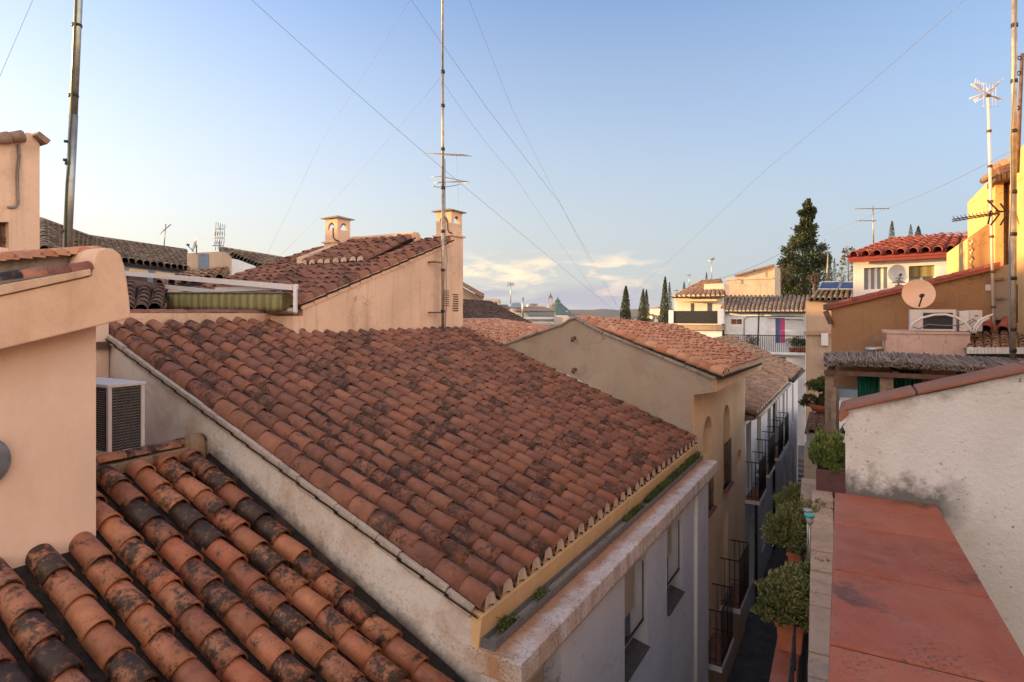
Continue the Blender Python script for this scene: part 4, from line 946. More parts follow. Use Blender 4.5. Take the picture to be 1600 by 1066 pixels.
# ================================================================== RIGHT SIDE: PARAPET AND TERRACE
PZ = -.80
par = thing('terrace_parapet', 'terrace parapet topped with worn red terracotta slabs, bottom right', 'parapet', W(2.3, .1, PZ-1.0))
def PV(s, t, z): return W(s, t, z)
pe = lambda s: -.062 - (s-1.49)*.024      # left edge drifts slightly
pr_ = lambda s: .335 - (s-1.79)*.045
cuts = [3.09, 2.63, 2.16, 1.665, 1.17, .67, .17, -.4]
mb = MB()
for k in range(len(cuts)-1):
    sa, sb = cuts[k]-.006, cuts[k+1]+.006
    v_ = [W(sa, pe(sa), PZ), W(sa, pr_(sa), PZ), W(sb, pr_(sb), PZ), W(sb, pe(sb), PZ)]
    mb.prism([v_], ZV*-.035)
cp = mb.build('coping', 'coping', par, bevel=.007)
mb = MB(); mb.prism([[W(3.085, pe(3.09)+.004, PZ-.007), W(3.085, pr_(3.09)-.004, PZ-.007), W(-.4, pr_(-.4)-.004, PZ-.007), W(-.4, pe(-.4)+.004, PZ-.007)]], ZV*-.02); mb.build('mortar_bed', 'soil', par)
mb = MB(); mb.prism([[W(3.085, pe(3.09)+.03, PZ-.034), W(3.085, pr_(3.09)-.03, PZ-.034), W(-.4, pr_(-.4)-.03, PZ-.034), W(-.4, pe(-.4)+.03, PZ-.034)]], ZV*-1.1); mb.build('wall', 'white_worn', par)
rw = thing('rough_white_wall', 'rough white dividing wall with sloping terracotta coping, right of the parapet', 'wall', W(3.10, -.10, PZ))
WS = 3.10
def ws(x, y, s=WS): q = st(at_s(x, y, s)); return q[1], q[2]
wpts = [ws(1321, 800), ws(1321, 640), ws(1462, 613), ws(1600, 583), ws(2100, 470), (ws(2100, 470)[0], -2.6), (ws(1321, 800)[0], -2.6)]
wall_s(rw, WS, wpts, (), .22, 'rough_white', 'wall')
mb = MB()
cps = [ws(1316, 640), ws(1432, 614), ws(1610, 576.5), ws(2100, 462)]
for (a_, b_) in zip(cps[:-1], cps[1:]):
    p, q = W(WS, *a_), W(WS, *b_); d = (q-p).normalized()
    mb.prism([[p + d*.003 - SV*.02 + ZV*.010, p + d*.003 - SV*.02 - ZV*.008, q - d*.003 - SV*.02 - ZV*.008, q - d*.003 - SV*.02 + ZV*.010]], SV*.27)
p = W(WS, *ws(1316, 640)); mb.prism([[p - SV*.02 + ZV*.012, p - SV*.02 - ZV*.012 + TV*.03, p - SV*.02 - ZV*.055 - TV*.004, p - SV*.02 - ZV*.05 - TV*.015, p - SV*.02 - TV*.012]], SV*.27)
mb.build('coping', 'coping_brown', rw, bevel=.006)
# floor of our terrace
mb = MB(); mb.bst(-3, 3.1, pr_(0), 3, PZ-1.15, PZ-1.0); tag(mb.build('terrace_floor', 'ground'), kind='structure')
mb = MB(); mb.bst(-3, 12, -.30, 4, GZ, -2.85); tag(mb.build('terrace_house_wall', 'white_worn', None, W(4, 1, GZ)), 'pale wall under the terraces on the right side of the alley', 'wall')

# wall below with brown slabs
ledge = thing('slab_topped_wall', 'low wall topped with pale brown slabs running left of the red parapet', 'wall', W(4.5, -.2, -2.9))
mb = MB(); s_ = 1.4; rnd = random.Random(5)
le = lambda s: -.245 - (s-3.69)*.058
while s_ < 6.35:
    ln = rnd.choice([.19, .22, .25, .34]); w_ = .13 + (s_-3.7)*.018
    z_ = -1.70 + rnd.uniform(-.006, .006)
    mb.prism([[W(s_+.006, le(s_), z_), W(s_+ln-.006, le(s_+ln), z_), W(s_+ln-.006, le(s_+ln)+w_, z_), W(s_+.006, le(s_)+w_, z_)]], ZV*-.03); s_ += ln
mb.build('slab', 'slab_brown', ledge, bevel=.005)
mb = MB(); mb.prism([[W(1.4, le(1.4)+.02, -1.735), W(6.35, le(6.35)+.02, -1.735), W(6.35, le(6.35)+.14, -1.735), W(1.4, le(1.4)+.10, -1.735)]], ZV*-1.2); mb.build('wall', 'white_worn', ledge)
cop = thing('red_topped_wall', 'lower wall with red terracotta coping where the potted shrubs stand', 'wall', W(5, -.45, -3.2))
mb = MB(); s_ = 2.2
ce = lambda s: -.512 - (s-4.6)*.03
while s_ < 8.0:
    mb.prism([[W(s_+.003, ce(s_), -2.30), W(s_+.497, ce(s_+.5), -2.30), W(s_+.497, ce(s_+.5)+.15, -2.30), W(s_+.003, ce(s_)+.15, -2.30)]], ZV*-.035); s_ += .5
mb.build('coping', 'coping', cop, bevel=.005)
mb = MB(); mb.prism([[W(2.2, ce(2.2)+.015, -2.336), W(8.0, ce(8)+.015, -2.336), W(8.0, ce(8)+.135, -2.336), W(2.2, ce(2.2)+.135, -2.336)]], ZV*-.9); mb.build('wall', 'white_worn', cop)
mb = MB(); mb.tube([W(3, -.31, -2.0), W(6, -.44, -2.0)], .008, 5)
for k in range(12): mb.tube([W(3+k*.26, -.31-k*.0113, -2.35), W(3+k*.26, -.31-k*.0113, -1.95)], .006, 4)
tag(mb.build('wire_railing', 'dark_metal', None, W(4, -.35, -2.4)), 'thin dark wire railing between the slab wall and the potted shrubs', 'railing')

def sprigs(mb, root, c, rx, ry, rz, n, per, size, seed, up=.5):
    """leafy twigs fanning out from the root to an uneven outline"""
    rnd = random.Random(seed)
    for k in range(n):
        th = rnd.uniform(0, 6.283); el = rnd.uniform(-.45, 1.0); f_ = math.sqrt(max(.05, 1-min(1, abs(el))**2))
        ext = (.72+.30*noise.noise(Vector((math.cos(th)*1.7+seed, math.sin(th)*1.7, el*1.7)))+rnd.uniform(-.16, .20))
        tip = c + Vector((rx*math.cos(th)*f_*ext, ry*math.sin(th)*f_*ext, rz*el*ext*1.05))
        mid = root.lerp(tip, .5) + Vector((math.cos(th)*rx*.18, math.sin(th)*ry*.18, rz*.05))
        mb2_pts = [root.lerp(mid, .6), mid, tip]
        for i in range(per):
            u = rnd.uniform(.25, 1.0)**.8; p = (mid.lerp(tip, (u-.25)/.75) if u > .25 else mid); d0 = (tip-mid).normalized()
            d = (d0*rnd.uniform(.5, 1.1) + Vector((rnd.gauss(0,.6), rnd.gauss(0,.6), rnd.gauss(up*.5,.5)))).normalized()
            mb.leaf(p + Vector((rnd.gauss(0,.008), rnd.gauss(0,.008), rnd.gauss(0,.008))), d, Vector((rnd.uniform(-1,1), rnd.uniform(-1,1), rnd.uniform(-1,1))), size*rnd.uniform(.6,1.4), size*rnd.uniform(.26,.42))
def pot(px_, py_, wd, hgt, lab, nleaf, rx, rz, seed, leanx=0.0):
    p = at_z(px_, py_, -2.298); q = thing('potted_shrub', lab, 'potted plant', p, 'shrubs in terracotta window pots along the alley')
    h_ = wd/2; mb = MB()
    ring = lambda k, z, dd=.72: [p + (SV*k*sx*h_*.8 + TV*k*sy*h_*dd) + ZV*z for sx, sy in ((-1,-1),(1,-1),(1,1),(-1,1))]
    r1_, r2_, r3_, r4_, r5_ = ring(.80,0), ring(.96,hgt-.035), ring(1.06,hgt-.035), ring(1.08,hgt), ring(.96,hgt)
    r6_ = ring(.92, hgt-.05)
    v_ = r1_+r2_+r3_+r4_+r5_+r6_; fs = [(3,2,1,0)]
    for k in range(5):
        for i in range(4): j = (i+1) % 4; fs.append((k*4+i, k*4+j, k*4+4+j, k*4+4+i))
    mb.add(v_, fs); mb.build('pot', 'terracotta_pot', q, bevel=.006)
    mb = MB(); mb.add(ring(.93, hgt-.035), [(0,1,2,3)]); mb.build('soil', 'soil', q)
    mb = MB(); c = p + ZV*(hgt + rz*.66) - TV*leanx
    rnd = random.Random(seed)
    for k in range(16):
        th = rnd.uniform(0, 6.28); e_ = c + Vector((math.cos(th)*rx*.75, math.sin(th)*rx*.75, rnd.uniform(-.3,.7)*rz)); b0 = p + ZV*(hgt-.03) + Vector((rnd.uniform(-.03,.03), rnd.uniform(-.03,.03), 0))
        mb.tube([b0, b0.lerp(e_, .5)+ZV*.03, e_], [.007,.005,.002], 4)
    mb.build('stems', 'bark', q)
    mb = MB(); sprigs(mb, p+ZV*hgt, c, rx*1.28, rx*1.12, rz*.92, nleaf//26, 44, .030, seed); mb.build('foliage', 'leaf_pot', q)
    return q
pot(1236, 1012, .235, .20, 'nearest round green shrub in a terracotta pot on the red coping', 19000, .33, .25, 11, -.13)
pot(1249, 893, .25, .19, 'bushy green shrub in an orange pot behind two solar lights, middle of the row', 20000, .35, .29, 12, -.12)
pot(1256, 830, .25, .19, 'farthest reddish green shrub in the alley pot row, before the maroon planter', 10000, .24, .20, 13)
for (x, y, lb, m_) in ((1265, 805, 'small solar garden light with turquoise cap, poked between the potted shrubs', 'teal'), (1262, 797, 'small solar garden light with pale grey cap beside the turquoise one', 'metal')):
    p = Yd(x, y, 4.35 if m_ == 'teal' else 4.6); q = thing('solar_light', lb, 'garden light', p - ZV*.35)
    mb = MB(); mb.tube([p-ZV*.45, p-ZV*.05], .006, 6); mb.build('stake', 'metal', q)
    mb = MB(); mb.lathe([(.001,-.06),(.022,-.058),(.026,-.012),(.001,-.01)], p, ZV, 14); mb.build('lamp_glass', 'lamp_glass', q)
    mb = MB(); mb.lathe([(.026,-.012),(.034,-.012),(.034,.004),(.030,.008),(.018,.009)], p, ZV, 18); mb.lathe([(.018,.0085),(.001,.0085)], p, ZV, 18); mb.build('cap', m_, q)
# maroon planter with lanterns
p = W(6.62, -.26, -1.70); pln = thing('maroon_planter', 'maroon rectangular planter holding a green shrub, at the end of the slab wall', 'planter', p)
x0_, x1_ = at_s(1275, 765, 6.55), at_s(1321, 765, 6.55)
t0_, t1_ = st(x0_)[1], st(x1_)[1]
mb = MB(); mb.bst(6.55, 6.58, t0_, t1_, -1.76, -1.50); mb.bst(6.78, 6.81, t0_, t1_, -1.76, -1.50); mb.bst(6.58, 6.78, t0_, t0_+.02, -1.76, -1.50); mb.bst(6.58, 6.78, t1_-.02, t1_, -1.76, -1.50); mb.bst(6.58, 6.78, t0_, t1_, -1.76, -1.74); mb.build('box', 'purple_pot', pln, bevel=.004)
mb = MB(); mb.bst(6.58, 6.78, t0_+.02, t1_-.02, -1.6, -1.53); mb.build('soil', 'soil', pln)
mb = MB(); sprigs(mb, W(6.70, (t0_*.65+t1_*.35), -1.55), W(6.70, (t0_*.65+t1_*.35), -1.36), .19, .17, .20, 150, 40, .05, 21, up=1.6); shrub_faces(mb, W(6.68, (t0_*.4+t1_*.6), -1.49), .16, .14, .06, 1200, .03, seed=22); mb.build('foliage', 'leaf_fresh', pln)
mb = MB(); mb.prism([[W(6.4,-.50,-1.76), W(7.2,-.55,-1.76), W(7.2,-.05,-1.76), W(6.4,-.05,-1.76)]], ZV*-1.3); mb.build('plinth', 'tan_wall', pln)
def lantern(x, y, Y, lab, stake):
    p = Yd(x, y, Y); q = thing('garden_lantern', lab, 'lantern', p - ZV*stake, 'small garden lanterns in the maroon planter')
    mb = MB(); mb.tube([p-ZV*stake, p-ZV*.03], .011, 8); mb.lathe([(.015,-.05),(.03,-.03),(.012,-.01)], p, ZV, 10); mb.build('post', 'dark_metal', q)
    mb = MB(); mb.lathe([(.024,0),(.034,.05),(.001,.05)], p, ZV, 6); mb.build('lamp_glass', 'lamp_glass', q)
    mb = MB()
    for k in range(6): a_ = math.pi*k/3; mb.tube([p+Vector((.024*math.cos(a_),.024*math.sin(a_),0)), p+Vector((.035*math.cos(a_),.035*math.sin(a_),.052))], .003, 4)
    mb.lathe([(.036,.05),(.048,.052),(.030,.07),(.010,.085),(.004,.10)], p, ZV, 12); mb.build('hood', 'dark_metal', q)
lantern(1286, 714, 6.15, 'small black garden lantern half hidden in the planter shrub, left one', .18)
lantern(1315, 712, 6.1, 'small black garden lantern on a post at the right end of the maroon planter', .20)

# neighbour terraces further along: tile-topped wall, pillar, alley walls, plants
al = thing('alley_wall', 'long pale wall along the right side of the alley, topped with brown tiles', 'wall', W(15, -.8, GZ))
mb = MB(); mb.prism([[W(6.6,-.45,GZ), W(6.6,-.45,-3.0), W(12,-.75,-3.2), W(24,-1.45,-3.4), W(33,-2.05,-4.6), W(33,-2.05,GZ)]], TV*.6); mb.build('wall', 'facade', al)
tw = thing('tile_capped_wall', 'tile capped wall beneath the bushy potted plant, right of the alley', 'wall', W(14, -.6, -4.5))
mb = MB(); mb.prism([[at_s(1256,702,12.8), at_s(1306,702,12.8), at_s(1303,676,14.5), at_s(1262,676,14.5)]], ZV*-1.6); mb.build('wall', 'grey_render', tw)
A_, B_, C_, D_ = at_s(1261,678,14.4), at_s(1303,678,14.4), at_s(1299,643,17.5), at_s(1269,643,17.5)
tile_roof(tw, A_, B_, C_, D_, .20, .34, .42, seg=5, mat='tile_brown', name='cap_tiles')
deck(tw, [A_, B_, C_, D_], drop=.02, th=.9, mat='tan_wall', name='tile_bed')
p = at_s(1284, 643, 16.6); q = thing('potted_bush', 'round bright green bush in a red bowl at the top of the tile capped wall', 'potted plant', p)
mb = MB(); mb.lathe([(.001,0),(.20,0),(.32,.18),(.29,.18),(.001,.12)], p, ZV, 14); mb.build('bowl', 'terracotta_pot', q)
mb = MB(); shrub_faces(mb, p+ZV*.62, .38, .38, .26, 2600, .08, seed=31, clumps=10); mb.build('foliage', 'leaf_fresh', q)
mb = MB(); shrub_faces(mb, p+ZV*.25-TV*.12, .38, .38, .2, 1800, .08, seed=32, clumps=8); mb.build('lower_foliage', 'leaf_olive', q)

# ================================================================== RIGHT: ORANGE-BROWN SHED-ROOF HOUSE
bh = thing('brown_house', 'brown rendered house with sloping orange-tiled top edge, behind the reed pergola', 'house', W(12.5, .8, GZ))
BS = 12.5
def b_s(x, y, s=BS): q = st(at_s(x, y, s)); return q[1], q[2]
wall_s(bh, BS, [b_s(1299,552), b_s(1299,478), b_s(1552,416), b_s(1552,552)], (), .35, 'brown_wall', 'wall')
wall_s(bh, BS+.003, [(b_s(1299,552)[0], GZ), b_s(1299,551.5), b_s(1552,551.5), (b_s(1552,552)[0], GZ)], (), .34, 'orange_wall', 'lower_wall')
A_, B_ = W(BS-.08, *b_s(1290, 477, BS-.08)), W(BS-.08, *b_s(1562, 411, BS-.08))
mb = MB(); n_ = 12
for k in range(n_):
    p, q = A_.lerp(B_, k/n_), A_.lerp(B_, (k+1.06)/n_); d = (q-p).normalized(); up = Vector((0,0,1)); o = len(mb.v)
    for (pp, r_) in ((p, .075), (q, .062)):
        for i in range(7): th = R(180*i/6); mb.v.append(pp + SV*(.06+r_*math.cos(th)) + up*(r_*.8*math.sin(th)-.03))
    for i in range(6): mb.f.append((o+i, o+i+1, o+8+i, o+7+i)); mb.sm.append(True)
    mb.f.append(tuple(o+i for i in range(7))); mb.sm.append(False)
mb.build('verge_tiles', 'tile_red', bh)
mb = MB(); mb.prism([[A_-ZV*.01, B_-ZV*.01, B_-ZV*.01+SV*6, A_-ZV*.01+SV*6]], ZV*-.08); mb.build('roof', 'tile_red', bh)
mb = MB(); a_ = b_s(1291, 480, BS-.1); mb.bar(W(BS-.1, *a_), W(BS+5, a_[0], a_[1]), .10, .10); mb.bar(W(BS-.05, *b_s(1290, 486)), W(BS-.05, *b_s(1299, 506)), .09, .09); mb.build('gutter', 'rust', bh)
mb = MB(); a_, b_ = b_s(1540, 445, BS-.02), b_s(1551, 454, BS-.02); mb.bst(BS-.02, BS, a_[0], b_[0], b_[1], a_[1]); mb.build('vent', 'white_plastic', bh)
# ladder-like vertical recess at right
wall_s(bh, BS+.02, [b_s(1550,420), b_s(1580,412), b_s(1580,500), b_s(1550,500)], (), .3, 'grey_render', 'side_strip')
mb = MB()
for y_ in (436, 466): mb.bar(W(BS-.02, *b_s(1551, y_)), W(BS-.02, *b_s(1568, y_)), .05, .035)
mb.build('shelf_bar', 'wood_pale', bh)
# pink parapet building in front of it
PS = 11.0
def ps(x, y, s=PS): q = st(at_s(x, y, s)); return q[1], q[2]
pk = thing('pink_annex', 'low pink annex with stained wall carrying the air conditioners', 'building', W(PS, 1, GZ))
wall_s(pk, PS, [ps(1383,600), ps(1383,521), ps(1516,521), ps(1516,600)], (), 1.45, 'pink_wall', 'wall')
mb = MB(); a_, b_ = ps(1381, 521, PS-.02), ps(1516, 519, PS-.02); mb.bst(PS-.02, PS+1.4, a_[0], b_[0], a_[1], a_[1]+.03); mb.build('top_slab', 'pink_wall', pk)
A_, B_, C_, D_ = W(PS-.25, *ps(1510, 548, PS-.25)), W(PS-.25, *ps(1680, 553, PS-.25)), W(PS+1.3, *ps(1680, 520, PS+1.3)), W(PS+1.3, *ps(1508, 524, PS+1.3))
tile_roof(pk, A_, B_, C_, D_, .10, .27, .44, seg=6, mat='tile_brown', mortar='white_wall', name='roof', rise=1.3); deck(pk, [A_, B_, C_, D_], drop=.02)
wall_s(pk, PS-.1, [ps(1512,553,PS-.1), ps(1690,557,PS-.1), ps(1690,640,PS-.1), ps(1512,640,PS-.1)], (), .3, 'white_wall', 'front_wall')
A_, B_, C_, D_ = W(PS+1.3, *ps(1503, 516, PS+1.3)), W(PS+1.3, *ps(1690, 520, PS+1.3)), W(PS+1.49, *ps(1690, 497, PS+1.49)), W(PS+1.49, *ps(1512, 503, PS+1.49))
tile_roof(pk, A_, B_, C_, D_, .2, .2, .42, seg=6, mat='tile_red', name='upper_roof'); deck(pk, [A_, B_, C_, D_], drop=.02)
mb = MB()
for k in range(26):
    x_ = 1513+k*5.6; c_ = W(PS-.27, *ps(x_, 548, PS-.27)); mb.box(c_, (.018, .012, .045), (TV, SV, ZV))
mb.build('eave_mortar', 'white_paint', pk)
mb = MB(); mb.tube([W(PS-.02, *ps(1352, 546, PS-.02)), W(PS-.02, *ps(1381, 545, PS-.02))], .045, 8); mb.build('duct', 'metal', pk)
mb = MB(); mb.prism([[W(PS-.02, *ps(*v_, PS-.02)) for v_ in ((1364,530),(1384,519),(1385,530),(1370,533))]], SV*.4); mb.build('tile_stub', 'tile_brown', pk)
# AC units on the annex
zt = ps(1400, 519.5)[1]+.02
def ac(x0, x1, yt, s, depth, lab, fan=True):
    a_, b_ = ps(x0, 500, s), ps(x1, 500, s); ta, tb = a_[0], b_[0]; h_ = zt-0; ztop = ps(x0, yt, s)[1]
    q = thing('air_conditioner', lab, 'air conditioner', W(s, (ta+tb)/2, h_), 'rooftop air conditioners on the pink annex')
    mb = MB(); wl = tb-ta; fx = ta+wl*.29 if fan else tb
    mb.prism([[W(s, ta, h_), W(s, tb, h_), W(s, tb, ztop), W(s, ta, ztop)]] + ([[W(s, fx, h_+.03), W(s, tb-.04, h_+.03), W(s, tb-.04, ztop-.05), W(s, fx, ztop-.05)]] if fan else []), SV*.03)
    mb.bst(s+.031, s+depth, ta, tb, h_, ztop); mb.build('casing', 'white_plastic', q, bevel=.008)
    if fan:
        mb = MB(); mb.bst(s+.012, s+.028, fx+.002, tb-.042, h_+.032, ztop-.052); g_ = mb.build('grille', 'coil', q)
        mb = MB()
        for k in range(14): z_ = h_+.05+k*(ztop-h_-.12)/14; mb.bst(s+.004, s+.011, fx+.005, tb-.045, z_, z_+.006)
        mb.build('fins', 'dark_metal', g_)
    else:
        mb = MB(); mb.bst(s-.006, s-.001, (ta*.6+tb*.4), tb-.05, ztop-.09, ztop-.075); mb.build('slot', 'dark_metal', q)
    return q
ac(1422, 1494, 484, PS+.3, .32, 'large white air conditioner with square black grille on the pink annex')
ac(1514.5, 1535, 485, PS+.35, .5, 'smaller white air conditioner box standing right of the big grille unit', False)
a_ = ps(1498,485,PS+.45)
mb = MB(); mb.bst(PS+.36, PS+.86, ps(1499,485,PS+.36)[0], ps(1514,485,PS+.36)[0], zt, ps(1499,486,PS+.36)[1]); tag(mb.build('utility_box', 'white_wall', None, W(PS+.5, 1.4, zt), bevel=.006), 'pale blue-white box between the two air conditioners on the annex', 'box')
def ppt(l, s): return [W(s, *ps(x, y, s)) for x, y in l]
mb = MB(); mb.tube(ppt([(1422,514),(1426,506),(1440,497),(1460,492),(1478,491.5),(1495,496),(1508,504),(1516,513),(1518,520)], PS+.15), .017, 8)
tag(mb.build('insulated_pipe', 'white_paint', None, W(PS, 1, zt)), 'pale insulated pipe arching across the black air conditioner grille', 'pipe')
mb = MB(); mb.tube(ppt([(1520,521),(1525,508),(1532,500),(1543,495),(1552,491)], PS+.12), [.014,.018,.022,.02,.012], 8); mb.tube(ppt([(1524,521),(1528,511),(1536,502),(1546,497)], PS+.08), .014, 8)
tag(mb.build('insulated_pipe', 'white_paint', None, W(PS, 1.6, zt)), 'pair of short pale insulated pipes bending up right of the air conditioners', 'pipe')
mb = MB(); mb.tube(ppt([(1424,510),(1436,514),(1450,507),(1480,509),(1500,508),(1514,503),(1520,498),(1530,506),(1518,516),(1512,508),(1524,500)], PS+.2), .009, 5)
tag(mb.build('cable', 'wire', None, W(PS, 1.2, zt)), 'thin dark cables tangled around the rooftop air conditioners', 'cable')
def dish(name_lab, c, rad, aim, mat='white_plastic', postbase=None, tilt=.85, stem=True):
    q = thing('satellite_dish', name_lab, 'satellite dish', postbase or c); aim = aim.normalized()
    b_ = MB(); n = 8; prof = [(max(.001, rad*k/n), rad*.22*(k/n)**2 - .0) for k in range(n+1)]
    b_.lathe(prof, c, aim, 26); b_.lathe([(rad, rad*.22), (rad*1.02, rad*.21), (rad*.99, rad*.20), (.001, -.02)], c, aim, 26); b_.build('reflector', mat, q)
    b_ = MB(); low_ = c - ZV*rad*.95 + aim*.05; tip = c + aim*rad*1.1 - ZV*rad*.25; b_.tube([low_, tip], .012, 5); b_.lathe([(.001,0),(.03,0),(.03,.08),(.001,.09)], tip, -aim, 10); b_.build('feed_arm', 'dark_metal', q)
    if postbase is not None: b_ = MB(); b_.tube([postbase, Vector((postbase.x, postbase.y, c.z-rad*.3)), c - aim*.03], .02, 6); b_.build('bracket', 'metal', q)
    return q
dc = W(PS+.9, *ps(1434, 460, PS+.9)); dish('round beige satellite dish above the big air conditioner, against the brown wall', dc, .235, Vector((-.35,-1,.15)), 'peach_pale', W(PS+1.0, ps(1434,519,PS+1)[0], zt))

# ================================================================== WHITE HOUSE with red tiled roof, above the brown wall
WS2 = 18.0
def w2(x, y, s=WS2): q = st(at_s(x, y, s)); return q[1], q[2]
wr = thing('red_roof_house', 'white house with red tiled roof and two shuttered windows, upper right', 'house', W(WS2, 1, GZ))
wall_s(wr, WS2, [w2(1333,520), w2(1333,399), w2(1512,392), w2(1512,520)], [[w2(*p) for p in ((1350,419),(1387,417),(1387,451),(1350,453))], [w2(*p) for p in ((1420,416),(1461,414),(1461,445),(1420,448))]], .3, 'white_wall', 'wall')
for (x0_, x1_, yt, yb, lb) in ((1349,1388,416,454,0), (1419,1462,413,449,1)):
    q0, q1 = w2(x0_, yb, WS2+.15), w2(x1_, yt, WS2+.15)
    mb = MB(); mb.bst(WS2+.15, WS2+.2, q0[0], q1[0], q0[1], q1[1]); w_ = mb.build('window', 'glass_pale', wr)
    mb = MB()
    for k in range(3 if lb == 0 else 2): p = q0[0] + (q1[0]-q0[0])*(k+1)/(4 if lb == 0 else 2.1); mb.bst(WS2+.11, WS2+.148, p-.03, p+.03, q0[1], q1[1])
    mb.build('mullion', 'white_paint', w_)
    if lb: mb = MB(); mb.bst(WS2+.08, WS2+.105, q0[0], q1[0], q1[1]-.30, q1[1]); mb.build('roller_blind', 'awning', w_)
A_, B_ = W(WS2-.25, *w2(1325, 401, WS2-.25)), W(WS2-.25, *w2(1516, 390, WS2-.25)); D_, C_ = W(WS2+2.0, *w2(1392, 377, WS2+2)), W(WS2+2.0, *w2(1517, 366, WS2+2))
tile_roof(wr, A_, B_, C_, D_, .245, .30, .42, seg=7, mat='tile_red', name='roof'); deck(wr, [A_, B_, C_, D_], drop=.02, mat='red_band')
mb = MB(); mb.bar(A_+SV*.06-ZV*.09, B_+SV*.06-ZV*.09, .08, .13); mb.build('fascia', 'red_band', wr)
dish('glassy white satellite dish in front of the red-roofed house windows', W(WS2-.6, *w2(1402, 428, WS2-.6)), .22, Vector((-.25,-1,.1)), 'polyglass', W(WS2-.5, *w2(1404, 448, WS2-.5)))
mb = MB(); p = W(WS2-1.5, *w2(1404, 445, WS2-1.5)); mb.tube([p-ZV*.6, p], .07, 10); mb.lathe([(.16,.04),(.001,.12)], p, ZV, 12); mb.tube([p, p+ZV*.1], .02, 5); mb.lathe([(.09,.14),(.001,.19)], p, ZV, 10)
tag(mb.build('flue_pipe', 'metal', None, p-ZV*.6), 'short metal flue pipe with cowl rising over the brown wall roof', 'flue')

# ================================================================== YELLOW SUNLIT BUILDING on the right (continues towards us beyond the frame)
YT = 2.35
yb_ = thing('yellow_building', 'sunlit yellow building with tiled eave at the right edge', 'building', W(13, YT, GZ))
YS = 13.2
def ys(x, y, s=YS): q = st(at_s(x, y, s)); return q[1], q[2]
wall_s(yb_, YS, [ys(1512,520), ys(1512,373), ys(1518,368), ys(1553,343), ys(1556,343), ys(1556,520)], (), 3.0, 'yellow_wall', 'low_wing')
wall_s(yb_, YS-.4, [ys(1555,520,YS-.4), ys(1555,272,YS-.4), ys(1568,268,YS-.4), ys(1568,520,YS-.4)], (), 3.0, 'yellow_wall', 'wall')
wall_s(yb_, YS-.1, [ys(1566,520,YS-.1), ys(1566,272,YS-.1), ys(1582,268,YS-.1), ys(1582,520,YS-.1)], (), 2.7, 'beige', 'recess_wall')
tA = ys(1582, 300, YS-.6)[0]
mb = MB(); mb.bst(9.0, YS-.6+2.9, tA, tA+5, GZ, 2.55); mb.bst(-3, 9.0, tA+.9, tA+5.5, GZ, 2.3); mb.build('main_block', 'yellow_wall', yb_)
A_, B_, C_, D_ = W(YS-.75, *ys(1552, 271, YS-.75)), W(YS-.75, *ys(1700, 224, YS-.75)), W(YS+2, *ys(1700, 205, YS+2)), W(YS+2, *ys(1560, 262, YS+2))
tile_roof(yb_, A_, D_, C_, B_, .22, .26, .42, seg=6, mat='tile_brown', name='roof'); deck(yb_, [A_, B_, C_, D_], drop=.02, th=.05, mat='wood_pale')
mb = MB()
for k in range(9):
    p = W(YS-.80, *ys(1551+k*6.2, 271-k*2.4, YS-.80)); q_ = p + SV*.9 + ZV*.05
    mb.tube([p, q_], [.062, .052], 8)
mb.build('eave_tiles', 'tile_brown', yb_)
for k in range(4):
    mb = MB(); q = ys(1560+k*9, 277-k*2, YS-.85); mb.bar(W(YS-.85, *q), W(YS-.05, *q), .06, .09); mb.build('rafter', 'wood', yb_)
mb = MB()
for y_ in (392, 440): mb.bst(YS-1.4, YS-.61, *[ys(x, y_, YS-.7)[0] for x in (1586, 1640)], ys(1590, y_, YS-.7)[1]-.08, ys(1590, y_, YS-.7)[1])
mb.build('balcony_slab', 'yellow_wall', yb_)
mb = MB(); z0_, z1_ = ys(1590, 505, YS-1.2)[1], ys(1590, 445, YS-1.2)[1]
for k in range(12): t_ = ys(1589, 480, YS-1.2)[0]+k*.06; mb.tube([W(YS-1.2, t_, z0_), W(YS-1.2, t_, z1_)], .012, 4)
mb.build('railing', 'dark_metal', yb_)
mb = MB()
for k in range(6):
    p = W(YS-.15, *ys(1513+(k%2)*4, 376+k*7, YS-.15)); mb.tube([p, p+Vector((.05*(-1)**k,-.04,.03)), p+Vector((.02,-.05,-.10))], .016, 6)
mb.build('meter_fittings', 'metal_warm', yb_)

# ================================================================== REED PERGOLA
rp = thing('reed_pergola', 'dried reed roof on dark beams over the neighbouring terrace, right of centre', 'pergola', W(9, .5, -2.2))
RS0, RS1 = 8.5, 9.9
def rs(x, y, s=RS0): q = st(at_s(x, y, s)); return q[1], q[2]
ta, tb = rs(1292, 575)[0], rs(1640, 575)[0]
zt0, zt1 = rs(1300, 570)[1], rs(1500, 571)[1]
mb = MB(); rnd = random.Random(17)
for i in range(1900):
    t_ = ta + (tb-ta)*rnd.random(); z_ = zt0 + .10*math.sin(t_*2.3+1)*.15 + rnd.uniform(-.02,.05)
    L0 = rnd.uniform(-.06,.05); sk = rnd.gauss(0,.03)
    zb2_ = z_ + (rs(1400, 560, RS1)[1]-zt0) + rnd.uniform(-.015,.03)
    p0_, p1_ = W(RS0+L0, t_, z_), W(RS1+rnd.uniform(-.1,.1), t_+sk, zb2_)
    if i % 11 == 0:                                    # loose stalk lying crooked
        p1_ = W(RS0+rnd.uniform(.2,.6), t_+rnd.uniform(-.14,.14), z_+.04)
    mb.bar(p0_, p1_, rnd.uniform(.008,.016))
mb.build('reed_roof', 'reed', rp)
mb = MB(); zz = zt0-.05
mb.bst(RS0-.02, RS0+.05, ta-.03, tb, zz-.075, zz-.02); mb.bst(RS1-.1, RS1-.03, ta-.03, tb, zz-.05, zz+.02); mb.build('beam', 'wood', rp)
